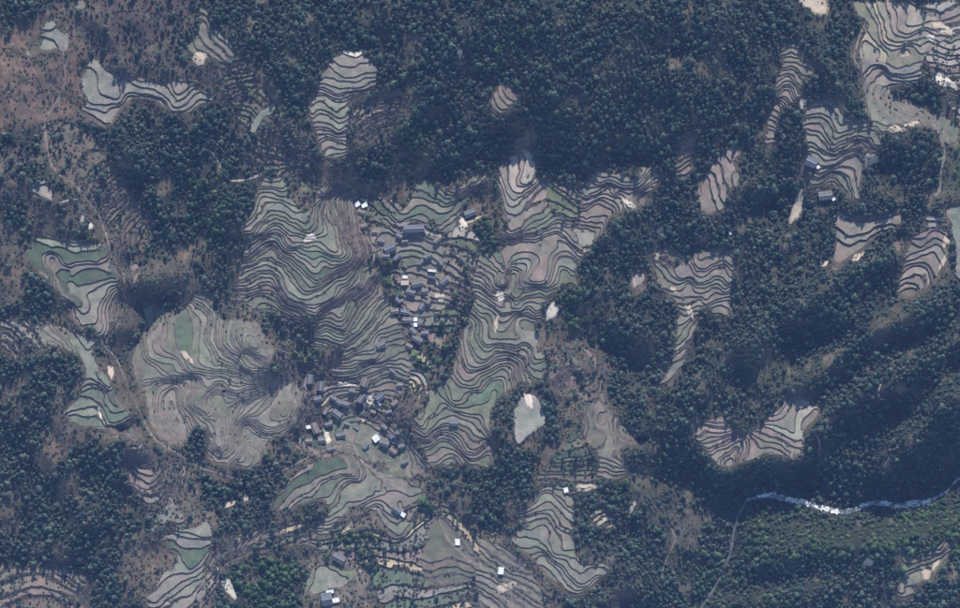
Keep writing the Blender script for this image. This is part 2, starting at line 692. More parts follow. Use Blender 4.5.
# ---------------------------------------------------------------- elevation model: thin plate through the survey
CPA = np.array(CP)
Ppt = CPA[:, :2] / 100.0
N = len(Ppt)
def kern(d2):
    return 0.5 * d2 * np.log(d2 + 1e-12)
d2 = ((Ppt[:, None, :] - Ppt[None, :, :]) ** 2).sum(-1)
K = kern(d2) + np.eye(N) * 2e-4
Q = np.c_[np.ones(N), Ppt]
M = np.zeros((N + 3, N + 3))
M[:N, :N] = K; M[:N, N:] = Q; M[N:, :N] = Q.T
rhs = np.zeros(N + 3); rhs[:N] = CPA[:, 2]
W = np.linalg.solve(M, rhs)
MARG = 140
CS = 4.0
cu = np.arange(-MARG, 960 + MARG + CS, CS)
cv = np.arange(-MARG, 608 + MARG + CS, CS)
gx, gy = np.meshgrid(cu / 100, cv / 100)
flat = np.c_[gx.ravel(), gy.ravel()]
Hc = np.empty(len(flat))
P32 = Ppt; W32 = W[:N]
for i in range(0, len(flat), 4000):
    f = flat[i:i + 4000]
    dd = (f[:, None, 0] - P32[None, :, 0]) ** 2 + (f[:, None, 1] - P32[None, :, 1]) ** 2
    Hc[i:i + 4000] = (0.5 * dd * np.log(dd + 1e-12)) @ W32 + W[N] + f @ W[N + 1:]
Hc = Hc.reshape(gx.shape)

def cubic_rows(src0, step, n, targets):
    """Catmull-Rom weights from a regular axis to arbitrary targets"""
    t = (targets - src0) / step
    i = np.clip(np.floor(t).astype(int), 0, n - 2)
    f = t - i
    idx = np.clip(np.stack([i - 1, i, i + 1, i + 2]), 0, n - 1)
    w = np.stack([-0.5 * f + f ** 2 - 0.5 * f ** 3, 1 - 2.5 * f ** 2 + 1.5 * f ** 3,
                  0.5 * f + 2 * f ** 2 - 1.5 * f ** 3, -0.5 * f ** 2 + 0.5 * f ** 3])
    return idx, w
def resample(A, u0, v0, step, tu, tv):
    iu, wu = cubic_rows(u0, step, A.shape[1], tu)
    iv, wv = cubic_rows(v0, step, A.shape[0], tv)
    B = sum(A[iv[j]] * wv[j][:, None] for j in range(4))
    return sum(B[:, iu[j]] * wu[j][None, :] for j in range(4))
def vnoise(tu, tv, cell, seed):
    g = np.random.default_rng(seed)
    nu = int((tu[-1] - tu[0]) / cell) + 5
    nv = int((tv[-1] - tv[0]) / cell) + 5
    A = g.normal(0, 1, (nv, nu))
    return resample(A, tu[0] - cell, tv[0] - cell, cell, tu, tv)
def box1(A, r):
    k = 2 * r + 1
    for ax in (0, 1):
        P = np.pad(A, [(r + 1, r) if a == ax else (0, 0) for a in (0, 1)], mode='edge')
        c = np.cumsum(P, axis=ax, dtype=np.float64)
        A = (np.take(c, range(k, c.shape[ax]), ax) - np.take(c, range(0, c.shape[ax] - k), ax)) / k
    return A
def blur(A, r):
    return box1(box1(A.astype(np.float64), r), r)
def fill_poly(poly, tu, tv):
    P = np.array(poly, float)
    U, V = np.meshgrid(tu, tv)
    ins = np.zeros(U.shape, bool)
    x0, y0 = P[-1]
    for x1, y1 in P:
        if y1 != y0:
            c = ((V < y1) != (V < y0)) & (U < (x1 - x0) * (V - y0) / (y1 - y0) + x0)
            ins ^= c
        x0, y0 = x1, y1
    return ins
def S01(x, a, b):
    t = np.clip((x - a) / (b - a), 0, 1)
    return t * t * (3 - 2 * t)

# ---------------------------------------------------------------- terraced hillsides: outline, step, crop
def P(s):
    return [tuple(float(t) for t in p.split(',')) for p in s.split()]
CROP = dict(grey=(.205, .19, .187), pale=(.27, .255, .25), pink=(.20, .163, .155), wet=(.195, .200, .183), green=(.105, .138, .108),
            olive=(.125, .14, .10), dgreen=(.075, .10, .078), tan=(.40, .335, .25), brown=(.118, .102, .09), white=(.55, .52, .47))
PATCHES = [   # name, label, E0, step, outline, crops
 ('terraced_hillside', 'faint overgrown steps in the scrub below the upper left corner', 190, 2.4, '70,118 92,134 116,170 140,205 150,232 140,262 118,250 96,216 66,182 44,150 40,124', 'brown brown olive', .42),
 ('terraced_hillside', 'faint old steps in the thin wood left of the ladder of terraces', 195, 2.2, '222,44 246,58 268,86 290,120 312,150 320,176 304,204 288,180 262,172 246,150 236,120 226,96 216,68', 'brown olive brown', .48),
 ('terraced_hillside', 'faint grey steps on the open ground in the lower left', 118, 2.0, '126,440 150,444 172,456 196,470 204,500 202,522 180,528 158,528 140,500 122,470', 'brown olive pink grey', .38),
 ('terraced_hillside', 'worn brown steps in the lower left corner', 80, 2.0, '-10,566 30,566 62,562 88,574 92,612 -10,612', 'brown pink', .35),
 ('terraced_hillside', 'faint brown steps right of the ladder of terraces', 190, 2.0, '352,112 372,100 400,88 412,104 390,136 360,150 350,132', 'brown pink', .35),
 ('terraced_hillside', 'overgrown brownish terraces between the largest sweep and the pale bowl', 150, 1.6, '234,296 262,306 300,316 316,330 318,350 330,366 330,380 305,392 288,382 275,366 276,345 268,326 250,316 226,316 216,300 224,292', 'brown olive dgreen', .55),
 ('terraced_hillside', 'scruffy grey-brown plots all round the lower village', 120, 2.2, '292,376 330,374 372,378 402,362 414,345 432,360 430,392 414,410 412,440 430,470 428,490 400,486 360,468 330,462 296,452 284,430 300,405', 'brown grey olive pink dgreen pale tan', .34),
 ('terraced_hillside', 'scruffy grey-brown plots all round the upper village', 150, 2.6, '352,182 375,192 400,205 415,222 455,225 480,232 478,262 468,300 455,330 440,350 415,335 398,310 388,285 376,268 366,245 360,210', 'brown grey pink olive pale dgreen', .36),
 ('terraced_hillside', 'rough tan and olive plots among the groves at bottom centre left', 90, 2.3, '196,540 250,528 300,520 330,530 372,506 420,496 450,500 470,530 482,560 478,612 380,612 372,585 345,556 300,545 250,556 224,568 214,612 196,612', 'brown olive pink grey tan pale green brown', .42),
 ('terraced_hillside', 'half-abandoned brown terraces right of the tongue of pale fields', 150, 1.9, '538,180 560,182 584,186 584,226 572,232 556,214 545,204', 'brown pink olive', .25),
 ('terraced_hillside', 'faded brown steps around the arched terraces in the middle', 100, 1.6, '552,352 575,336 600,352 615,368 604,392 622,420 636,440 600,402 584,402 560,396 546,386', 'brown pink olive', .30),
 ('terraced_hillside', 'dim dark-lined terraces beside the leaf-shaped field and S-shaped steps', 96, 1.6, '584,438 600,470 596,486 572,490 556,480 536,490 530,474 552,464 566,440 572,420', 'dgreen brown olive', .40),
 ('terraced_hillside', 'faint old steps on the reddish slope between the left terraces', 170, 2.2, '84,206 108,224 128,256 146,268 146,300 138,330 126,348 112,350 122,320 124,296 118,262 100,240', 'brown pink', .30),
 ('terraced_hillside', 'faded grey steps down the right corner of the upper right fields', 168, 1.6, '918,0 976,0 976,140 958,124 950,104 944,88 930,72 924,52 944,38', 'grey olive pink pale', .08),
 ('terraced_hillside', 'faint pink steps left of the wavy terraces right of centre', 118, 1.8, '646,246 664,246 690,262 700,300 684,310 668,296 654,278', 'pink brown', .15),
 ('terraced_hillside', 'dull brown steps above the green looping paddies at left', 160, 2.2, '0,318 22,322 46,320 74,330 96,340 92,360 74,352 46,352 20,360 0,352', 'brown grey', .35),
 ('terraced_hillside', 'grey-brown worn steps below the S-shaped dark gully at bottom centre', 84, 2.2, '436,508 462,520 480,535 505,545 530,565 556,600 556,612 470,612 478,570 462,540', 'brown grey pink tan olive', .34),
 ('terraced_hillside', 'largest sweep of dark-edged narrow terraces, left of the village', 162, 1.5,
  '225,226 240,225 250,215 255,198 258,184 270,176 286,178 290,192 298,206 306,214 312,205 318,188 335,178 350,184 360,200 362,225 369,245 367,262 378,272 384,290 392,305 398,318 406,335 410,350 405,368 380,378 350,380 330,376 328,366 340,358 346,350 330,345 316,350 314,335 318,322 308,314 290,318 275,312 252,308 238,295 234,280 240,264 244,250 254,236 240,232 225,230',
  'wet wet grey olive olive pink green'),
 ('terraced_hillside', 'broad pale terraced bowl of thin contour lines, left of centre', 124, 1.05,
  '143,299 155,298 165,310 180,312 195,292 212,294 215,310 225,320 240,318 258,322 268,335 275,352 270,368 272,378 285,380 300,388 304,400 298,415 290,430 280,438 268,440 262,455 265,463 245,470 225,468 205,462 205,445 212,432 200,425 190,432 185,448 172,448 160,440 148,425 142,405 136,390 132,372 128,355 135,345 142,335 146,320 142,308',
  'pink grey wet olive olive grey'),
 ('terraced_hillside', 'wide curved paddies with a long dark green one, near the left edge', 165, 2.0,
  '28,236 50,236 95,242 108,243 112,255 120,275 118,282 122,300 118,318 108,338 98,336 92,325 80,330 70,318 68,306 55,290 45,278 25,262 24,252 32,248',
  'grey wet grey pink wet'),
 ('terraced_hillside', 'green looping paddies beside the footpath at the left', 165, 2.0,
  '40,330 50,322 62,330 72,340 80,335 98,338 92,352 105,375 115,385 125,400 130,412 142,425 145,438 135,443 120,435 108,430 90,428 75,425 62,418 66,405 75,400 80,390 85,375 78,355 70,350 55,345 42,345',
  'wet wet grey green'),
 ('terraced_hillside', 'two pale green paddies on the brown slope in the upper left corner', 205, 2.6,
  '40,30 50,18 62,28 73,38 67,54 58,50 42,54 20,57 30,48 42,44', 'wet wet grey'),
 ('terraced_hillside', 'small pale paddy cut by the top edge at the left', 205, 2.6, '70,0 82,0 88,8 76,9', 'wet'),
 ('terraced_hillside', 'pale paddies with bold dark banks under the woods at upper left', 196, 2.1,
  '83,68 95,58 104,62 118,74 122,72 135,76 165,82 178,76 195,85 215,94 210,102 196,108 186,117 176,115 168,112 150,100 135,98 125,108 116,118 110,129 100,126 84,115 76,114 88,102 82,88',
  'wet grey pink wet'),
 ('terraced_hillside', 'pale fan of thin strips below the top edge at upper left', 212, 2.0,
  '190,40 198,28 200,5 208,5 212,25 222,33 233,45 236,55 225,62 205,60 180,52', 'olive wet grey'),
 ('terraced_hillside', 'narrow ladder of terraces climbing through the upper woods', 207, 1.6,
  '344,48 366,50 366,58 378,62 378,85 366,97 350,105 347,125 350,150 345,160 325,158 318,145 312,128 308,112 310,98 318,88 322,70 333,58',
  'grey wet pink grey'),
 ('terraced_hillside', 'tiny pinkish terraces alone in the dark upper woods', 195, 1.8, '502,80 519,92 517,102 500,116 489,114 490,95', 'pink brown pink'),
 ('terraced_hillside', 'slim curved pale green strip field right of the upper left terraces', 190, 9, '276,100 278,108 262,118 255,135 250,132 252,120 265,108', 'wet'),
 ('terraced_hillside', 'pale gently stepped terraces filling the upper right corner', 178, 1.8,
  '850,0 915,0 920,10 936,16 950,30 944,42 935,45 926,56 918,72 905,76 892,74 875,66 862,62 858,50 862,38 866,20 856,12', 'pale grey pink tan olive'),
 ('terraced_hillside', 'short dark arcs of terrace below the upper right fields', 165, 2.4,
  '858,58 872,60 884,62 895,66 922,68 922,82 900,88 885,88 872,90 862,86', 'grey pale pink'),
 ('terraced_hillside', 'smooth pale strips below a row of tall trees at upper right', 158, 1.2,
  '860,80 874,82 884,86 900,96 935,112 950,118 960,128 960,150 945,142 938,130 918,126 900,124 888,128 882,136 872,124 864,106', 'grey pink olive wet'),
 ('terraced_hillside', 'stack of small arched terraces in the woods at upper right', 186, 1.6,
  '780,48 790,40 800,42 806,56 818,65 817,74 803,80 800,96 790,104 782,110 778,125 778,145 766,150 764,130 766,112 775,100 774,85 782,68', 'olive grey pink'),
 ('terraced_hillside', 'bold zigzag terraces above the grey-roofed houses at right', 162, 1.9,
  '806,102 815,100 826,96 836,100 842,112 852,118 868,122 876,130 884,140 880,150 868,155 864,172 860,195 862,205 848,203 846,195 838,188 826,188 812,192 803,182 804,174 816,176 816,165 808,150 806,135 802,118', 'grey pink grey wet green'),
 ('terraced_hillside', 'few wide pinkish terraces tapering down below the houses at right', 125, 3.0,
  '836,208 848,214 870,216 888,214 904,205 902,222 895,230 880,234 862,252 845,262 834,272 831,262 834,240', 'pink grey grey'),
 ('terraced_hillside', 'brown and pink arched terraces near the right edge', 131, 2.1,
  '908,236 928,228 946,228 950,240 948,262 940,276 930,290 912,300 898,300 896,284 902,270 906,254', 'pink pale brown pink'),
 ('terraced_hillside', 'small wedge of pale terrace above the arched ones at the right edge', 131, 2.6, '922,206 930,214 948,220 945,226 924,228', 'pale grey'),
 ('terraced_hillside', 'tall smooth green field cut by the right edge', 130, 9, '940,205 960,200 975,200 975,290 955,278 956,245 950,222 942,215', 'wet'),
 ('terraced_hillside', 'wavy dark-banked terraces with a curling tail, right of centre', 125, 1.75,
  '655,258 668,268 680,268 690,258 695,252 725,246 736,252 734,272 731,290 730,306 736,314 715,316 704,304 700,310 696,330 690,345 685,365 676,378 665,392 655,388 662,378 672,360 675,340 677,318 676,300 664,290 656,275', 'grey pink grey olive'),
 ('terraced_hillside', 'pair of pale terraced lobes above the river', 78, 1.45,
  '690,432 694,424 708,418 722,415 732,425 740,432 755,430 768,420 775,410 785,402 795,392 800,385 805,395 812,405 822,404 830,406 820,418 808,430 804,445 800,455 795,462 780,458 765,452 752,462 738,466 725,470 718,468 712,462 708,455 700,450', 'pink grey pink grey'),
 ('terraced_hillside', 'terraces with two green paddies at the head of the village', 142, 1.8,
  '412,190 425,178 438,186 450,190 462,184 475,172 488,170 486,182 478,188 472,195 462,205 460,220 452,232 440,232 436,222 428,218 425,226 414,222 400,222 390,225 378,218 392,214 405,208', 'grey pink green'),
 ('terraced_hillside', 'tongue of pale fields running up into the woods at top centre', 146, 1.6,
  '505,160 515,150 525,138 532,150 540,160 536,172 540,182 548,185 545,200 530,205 520,215 508,222 500,215 502,200 496,185 498,172', 'pink grey pale'),
 ('terraced_hillside', 'long green-grey sweep of terraces right of the village', 150, 1.4,
  '508,222 520,212 545,200 552,212 562,218 572,226 582,240 588,245 582,262 575,270 582,285 572,288 562,282 556,296 548,303 540,303 545,315 535,325 540,340 545,352 548,370 540,382 528,385 520,380 515,388 505,395 498,400 490,412 492,430 498,445 495,462 485,470 470,466 455,462 440,468 428,465 425,450 418,445 412,430 410,420 420,412 430,400 428,390 440,385 452,372 455,355 460,340 465,325 470,310 475,300 472,285 475,270 478,255 490,250 505,248 502,235', 'wet olive green grey olive pink'),
 ('terraced_hillside', 'dark-banked terraces with a large pale green field, upper centre right', 152, 1.7,
  '582,188 588,175 600,168 612,172 635,178 646,160 652,165 660,172 672,175 662,182 650,195 642,208 632,212 622,210 612,218 606,225 608,232 596,238 590,250 586,262 582,245 572,228 580,222 582,205', 'grey pink pink wet'),
 ('terraced_hillside', 'slanting pinkish terraces between two dark woods, upper right of centre', 152, 2.6,
  '698,190 704,175 716,158 730,146 742,142 746,150 735,160 742,176 738,186 728,190 726,208 715,216 702,212', 'pink grey pink'),
 ('terraced_hillside', 'faint arched brown terraces in the middle of the picture', 98, 1.7, '562,365 570,360 578,368 578,382 566,392 550,388 548,378', 'pink brown'),
 ('terraced_hillside', 'brown upright terraces above the beige fields at lower centre', 90, 1.5,
  '580,405 600,400 612,412 622,425 640,438 636,446 622,446 622,460 634,476 618,480 592,480 600,465 596,450 584,440', 'pink brown grey olive'),
 ('terraced_hillside', 'S-shaped dark-banked terraces at bottom centre', 77, 1.55,
  '510,508 525,508 535,495 545,486 560,486 572,495 575,515 572,530 576,545 578,560 590,566 604,560 615,568 602,578 590,592 575,600 558,590 545,575 535,562 520,550 510,540 518,530 530,525 520,518', 'wet grey olive wet pink'),
 ('terraced_hillside', 'small wavy brown terraces cut by the bottom edge', 77, 1.9, '606,612 615,598 622,590 638,590 636,600 625,612', 'pink brown'),
 ('terraced_hillside', 'pale and green paddies with black banks at bottom left', 98, 2.0,
  '145,520 158,532 180,530 200,525 207,518 212,530 212,548 205,560 203,578 195,600 190,612 150,612 142,596 155,588 160,575 178,562 172,548 155,538', 'wet wet grey'),
 ('terraced_hillside', 'two small pale steps in the lower left woods', 112, 2.5, '125,480 132,468 140,464 155,472 148,490 138,486', 'grey pink'),
 ('terraced_hillside', 'winding thin green terraces below the village', 74, 1.4,
  '290,480 300,468 320,460 345,455 362,462 380,468 395,478 412,480 425,492 420,505 408,505 400,512 410,525 405,540 392,532 380,520 372,508 352,505 340,520 325,535 312,532 330,512 325,500 305,505 285,512 268,508 272,498', 'olive wet green pink grey'),
 ('terraced_hillside', 'green pond-like paddy beside the bottom farmhouse', 50, 1.6, '304,592 312,568 320,562 335,566 348,572 358,565 356,578 345,588 330,590 315,600', 'wet olive green'),
 ('terraced_hillside', 'loop of small fields in the lower right woods', 62, 2.2,
  '893,553 905,550 920,560 930,552 945,540 955,542 950,558 940,570 935,580 925,582 912,585 915,595 902,605 894,602 898,585 908,578 900,564', 'olive pink grey'),
 ('terraced_hillside', 'lone leaf-shaped pale green field with a bare earth notch', 90, 9, '526,390 540,392 546,412 552,418 535,432 517,446 513,430 515,410 520,398', 'wet'),
 ('terraced_hillside', 'small stack of beige bare fields among trees at lower centre', 76.3, 2.2, '590,512 595,505 602,505 608,512 616,520 612,527 595,528 589,524', 'tan'),
 ('terraced_hillside', 'small stepped plots between the upper village houses', 150, 2.4,
  '372,225 395,228 430,236 445,240 445,262 440,275 450,285 452,300 440,312 428,316 412,318 402,300 408,290 400,280 408,268 400,255 385,252 370,240', 'pink grey pink olive'),
 ('terraced_hillside', 'mixed plots around the lower village houses', 120, 1.9,
  '385,350 400,345 412,352 412,375 405,392 390,400 380,395 360,400 350,410 360,420 372,425 395,425 410,440 420,455 425,470 412,478 395,475 380,462 365,460 350,450 335,450 325,445 335,425 325,405 335,390 360,385', 'grey olive pink dgreen'),
 ('terraced_hillside', 'rough olive plots beside the dark gully at bottom centre', 80, 2.0, '430,520 445,515 460,530 470,545 478,560 470,580 445,590 425,580 420,560 428,540', 'olive pink brown dgreen'),
 ('terraced_hillside', 'pale worn plots around the white huts at the bottom edge', 80, 2.0, '480,540 500,545 515,555 530,570 540,590 545,612 480,612 475,580', 'pink grey olive'),
 ('terraced_hillside', 'pale dog-leg paddy on the purple-brown slope at the left', 185, 2.5, '18,192 32,184 47,180 62,198 58,202 45,198 30,200', 'pale wet'),
 ('terraced_hillside', 'thin upright pale strip beside the footpath at the left', 185, 9, '84,206 86,220 80,232 76,230', 'pale'),
 ('terraced_hillside', 'pinkish upright slope cut into the dark wood at upper right of centre', 160, 2.4, '674,180 679,152 687,132 696,138 694,166 687,180', 'pink brown'),
 ('terraced_hillside', 'tiny pale V-shaped field in the dark wood right of centre', 152, 2.2, '632,267 649,267 647,287 635,298 628,287', 'pale grey'),
]
# fields whose own crop stands out in the photograph: u, v, crop
SPECIAL = P3 = [(250, 375, 'green'), (240, 377, 'green'), (98, 306, 'wet'), (85, 272, 'dgreen'), (92, 274, 'dgreen'), (62, 258, 'dgreen'), (112, 398, 'dgreen'), (97, 392, 'green'), (110, 417, 'green'),
 (133, 432, 'green'), (183, 100, 'wet'), (428, 193, 'green'), (422, 210, 'green'), (884, 92, 'green'), (874, 112, 'wet'), (838, 178, 'green'), (820, 178, 'green'), (843, 190, 'green'), (812, 184, 'green'),
 (852, 204, 'green'), (640, 195, 'wet'), (620, 195, 'pale'), (587, 188, 'wet'), (545, 262, 'pink'), (540, 270, 'pink'), (530, 262, 'wet'), (590, 240, 'pale'), (586, 250, 'pale'), (520, 395, 'pale'), (535, 295, 'green'),
 (520, 285, 'dgreen'), (497, 390, 'green'), (485, 395, 'green'), (505, 362, 'green'), (535, 362, 'green'), (465, 376, 'pink'), (458, 372, 'pink'), (187, 562, 'green'), (162, 578, 'wet'), (330, 575, 'wet'), (800, 428, 'pale'), (797, 435, 'pale'),
 (335, 205, 'dgreen'), (340, 220, 'green'), (345, 235, 'green'), (352, 262, 'dgreen'), (330, 262, 'wet'), (318, 250, 'wet'), (360, 52, 'white'), (338, 152, 'wet'), (510, 182, 'pale'), (530, 160, 'pale'), (535, 175, 'pale'),
 (503, 210, 'grey'), (560, 250, 'wet'), (565, 258, 'wet'), (900, 560, 'olive'), (318, 470, 'dgreen'), (350, 440, 'green'), (230, 340, 'wet'), (205, 330, 'wet'), (215, 345, 'wet')]

# ---------------------------------------------------------------- fine elevation grid in the frame
G = 0.5
fu = np.arange(-14, 975 + G, G)
fv = np.arange(-14, 622 + G, G)
ru = np.arange(-14, 976, 1.0)
rv = np.arange(-14, 623, 1.0)
H = resample(Hc, cu[0], cv[0], CS, fu, fv)
# soft terrace mask at 1 m
raw = []
for name, label, E0, step, poly, crops, *wild in PATCHES:
    pl = P(poly)
    xs = [p[0] for p in pl]; ys = [p[1] for p in pl]
    i0 = max(0, int(min(xs) + 14) - 12); i1 = min(len(ru), int(max(xs) + 14) + 13)
    j0 = max(0, int(min(ys) + 14) - 12); j1 = min(len(rv), int(max(ys) + 14) + 13)
    raw.append((i0, i1, j0, j1, blur(fill_poly(pl, ru[i0:i1], rv[j0:j1]), 2)))
tmask = np.zeros((len(rv), len(ru)))
kept = np.zeros((len(rv), len(ru)))        # terraces kept clear of trees
grown = np.full((len(rv), len(ru)), -1.0)  # tree density on the overgrown ones
for (i0, i1, j0, j1, m), pt in zip(raw, PATCHES):
    tmask[j0:j1, i0:i1] = np.maximum(tmask[j0:j1, i0:i1], m)
    if len(pt) > 6:
        grown[j0:j1, i0:i1] = np.where(m > .3, pt[6], grown[j0:j1, i0:i1])
    else:
        kept[j0:j1, i0:i1] = np.maximum(kept[j0:j1, i0:i1], m)

# steep faces of the wooded hillsides (dark where they turn from the sun): u, v, half-widths, extra slope
FACES = [(305, 92, 14, 18, .8), (366, 104, 13, 9, .8), (440, 165, 18, 14, .7), (498, 74, 16, 8, .8), (560, 150, 28, 11, .6), (637, 148, 25, 10, .9), (690, 28, 34, 22, .55),
 (760, 195, 18, 12, .9), (775, 252, 25, 17, .8), (610, 245, 16, 16, .7), (600, 335, 18, 14, .7), (566, 338, 14, 10, .6), (740, 436, 18, 8, .6), (830, 325, 46, 14, .6), (720, 470, 38, 13, .35),
 (905, 402, 40, 12, .6), (140, 170, 14, 15, .9), (225, 222, 13, 13, .7), (20, 430, 18, 24, .7), (40, 556, 28, 9, .8), (86, 566, 20, 7, .9), (500, 470, 20, 14, .7), (600, 572, 28, 11, .7), (867, 262, 15, 9, .8),
 (880, 488, 60, 8, .3), (790, 482, 40, 8, .25), (835, 98, 10, 9, .7), (274, 352, 9, 12, .6), (250, 50, 30, 20, .4), (460, 60, 30, 16, .5), (600, 60, 36, 22, .35), (540, 30, 26, 16, .4), (660, 95, 26, 14, .4),
 (740, 60, 16, 22, .5), (765, 110, 10, 18, .4), (700, 240, 14, 14, .6), (650, 350, 16, 20, .5), (800, 575, 40, 12, .6), (850, 595, 40, 9, .5), (890, 160, 20, 12, .6), (900, 330, 40, 12, .5), (700, 400, 30, 14, .4),
 (830, 530, 60, 9, -.5), (770, 300, 24, 12, -.3), (880, 360, 50, 10, -.35), (930, 440, 30, 14, -.3), (680, 560, 20, 12, .5), (60, 480, 26, 16, .4), (130, 510, 20, 8, -.3), (40, 20, 30, 12, .4), (120, 30, 26, 16, .4), (380, 30, 20, 16, .4)]
def faces_relief(tu, tv):
    U, V = np.meshgrid(tu, tv)
    A = np.zeros(U.shape)
    for u, v, su, sv, s in FACES:
        A -= 0.9 * s * (V - v) * np.exp(-0.5 * (((U - u) / su) ** 2 + ((V - v) / sv) ** 2))
    return A
RIDGES = [   # ridge lines in the woods: half-width, height, points
 (24, 19, '885,258 835,283 785,318 752,346'), (22, 19, '935,300 872,334 822,370 802,386'), (24, 21, '975,335 940,350 883,390 840,407 818,430'), (22, 20, '975,380 923,427 893,463 880,484'), (20, 14, '975,440 945,468 925,486'),
 (20, 10, '735,345 715,375 690,400 680,425'), (18, 9, '640,330 655,360 640,400'), (26, 12, '560,20 545,70 560,120'), (24, 11, '640,20 620,70 600,120 590,150'), (24, 12, '720,20 700,70 690,120'), (22, 10, '460,30 440,80 405,125'),
 (22, 10, '300,20 285,60 270,95'), (18, 8, '95,20 120,50 118,70'), (20, 10, '120,140 150,190 175,235'), (20, 10, '30,440 60,470 90,520'), (22, 11, '120,470 90,520 60,555'), (20, 9, '620,260 610,300 620,330'), (18, 9, '765,160 755,190 745,230'),
 (22, 12, '760,560 820,545 880,545 940,520'), (20, 9, '700,610 760,600 830,590'), (18, 9, '640,490 650,530 640,570'), (16, 8, '760,60 750,100 745,130'), (18, 8, '820,60 835,80 850,100')]
def ridge_relief(tu, tv):
    U, V = np.meshgrid(tu, tv)
    A = np.zeros(U.shape)
    for w, h, pts in RIDGES:
        pl = P(pts); best = np.full(U.shape, 1e9)
        for a, b in zip(pl[:-1], pl[1:]):
            dx, dy = b[0] - a[0], b[1] - a[1]
            t = np.clip(((U - a[0]) * dx + (V - a[1]) * dy) / (dx * dx + dy * dy), 0, 1)
            best = np.minimum(best, np.hypot(U - a[0] - t * dx, V - a[1] - t * dy))
        A += 1.25 * h * (np.sqrt(np.clip(1 - best / w, 0, 1) ** 2 + .01) - .1)
    return A
open_m = S01(1 - blur(tmask, 6), 0.1, 0.95)         # 0 in the terraces, 1 in the woods
wild_r = faces_relief(ru, rv) + ridge_relief(ru, rv) + vnoise(ru, rv, 22, 3) * 1.3 + vnoise(ru, rv, 9, 4) * 0.45
wild_r *= open_m
RIV = np.array([p for p in RIVER], float)
def river_dist(tu, tv):
    """distance to the river's centre line and the water level there"""
    U, V = np.meshgrid(tu, tv)
    best = np.full(U.shape, 1e9); lev = np.zeros(U.shape)
    for a, b in zip(RIV[:-1], RIV[1:]):
        dx, dy = b[:2] - a[:2]
        t = np.clip(((U - a[0]) * dx + (V - a[1]) * dy) / (dx * dx + dy * dy), 0, 1)
        d = np.hypot(U - a[0] - t * dx, V - a[1] - t * dy)
        q = d < best
        best[q] = d[q]; lev[q] = (a[2] + t * (b[2] - a[2]))[q]
    return best, lev
def carve(A, tu, tv):
    d, lv = river_dist(tu, tv)
    bed = lv - 1.2 + np.maximum(d - 3.4, 0) * 0.75
    w = S01(d, 10, 34)
    return np.where(d < 34, np.minimum(A, bed) * (1 - w) + A * w, A), d
H += resample(wild_r, ru[0], rv[0], 1.0, fu, fv)
Hn = vnoise(fu, fv, 13, 11) * 1.2 + vnoise(fu, fv, 5, 12) * 0.45     # uneven hand-built lines
sub_d = None
H1, rdist1 = carve(H[::2, ::2], fu[::2], fv[::2])
H = resample(H1, fu[0], fv[0], 1.0, fu, fv)
gv, gu = np.gradient(blur(H, 2), G)
slope = np.hypot(gu, gv)

T = H.copy()
pid = np.zeros(H.shape, np.int16)
lev = np.zeros(H.shape, np.int32)
isfield = np.zeros(H.shape, bool)
inside = np.zeros(H.shape, bool)
edge_n = vnoise(fu, fv, 7, 21) * 0.15 + vnoise(fu, fv, 2.5, 22) * 0.08
ww = vnoise(fu, fv, 18, 23); w2 = vnoise(fu, fv, 5, 24)
for n, ((name, label, E0, step, poly, crops, *wild), (i0, i1, j0, j1, m)) in enumerate(zip(PATCHES, raw), 1):
    a0, a1, b0, b1 = i0 * 2, min(len(fu), (i1 - 1) * 2), j0 * 2, min(len(fv), (j1 - 1) * 2)
    mm = resample(m, ru[i0], rv[j0], 1.0, fu[a0:a1], fv[b0:b1]) + edge_n[b0:b1, a0:a1]
    h = H[b0:b1, a0:a1]; sl = slope[b0:b1, a0:a1]
    q = (E0 - h) / step + Hn[b0:b1, a0:a1] * np.minimum(sl, 0.5) / step
    q = q + .15 * np.sin(2.3 * q + n) + .075 * np.sin(4.6 * q + 2 * n)      # uneven strip widths
    if step >= 9:
        q = np.full(q.shape, round(float(np.median((E0 - h[mm > 0.5]) / step)) * 1.0, 0) + 0.2)
    k = np.floor(q); f = q - k
    old = any(t in label.split() for t in ('faint', 'worn', 'faded', 'overgrown', 'scruffy', 'rough', 'dull', 'abandoned'))
    rf_ = 2.3 if old else .62 if 'gently' in label else min(1.1, max(.62, step / 1.9))
    w = np.clip(rf_ * np.maximum(.55, 1.3 + 0.65 * ww[b0:b1, a0:a1] + .3 * w2[b0:b1, a0:a1]) * sl / step, 0.05, 0.85 if old else 0.55)
    s = S01(f, 1 - w, 1.0)
    t = E0 - step * (k + s + 0.5)
    t = t + 0.18 * S01(f, 1 - w - 0.6 * sl / step - 0.02, 1 - w) * (1 - s)      # low bund along the lip
    if step >= 9:
        t = np.full(h.shape, float(np.median(h[mm > 0.5]))) * 0.55 + h * 0.45
    bl = S01(mm, 0.42, 0.72)
    sel = (mm > 0.40)
    selp = sel & ((pid[b0:b1, a0:a1] == 0) | (mm > 0.5))
    T[b0:b1, a0:a1] = np.where(selp, t * bl + h * (1 - bl), T[b0:b1, a0:a1])
    pid[b0:b1, a0:a1] = np.where(selp, n, pid[b0:b1, a0:a1])
    lev[b0:b1, a0:a1] = np.where(selp, k, lev[b0:b1, a0:a1])
    isfield[b0:b1, a0:a1] = np.where(selp, (f < 1 - w) & (mm > 0.5), isfield[b0:b1, a0:a1])
ring = (pid == 0)
# skirt: the outermost terrace vertices dip just under the wild ground
VX, VY, VZ = to_world(*np.meshgrid(fu, fv), T)
VXYZ = np.stack([VX, VY, VZ], -1).reshape(-1, 3)
nU = len(fu); nV = len(fv)

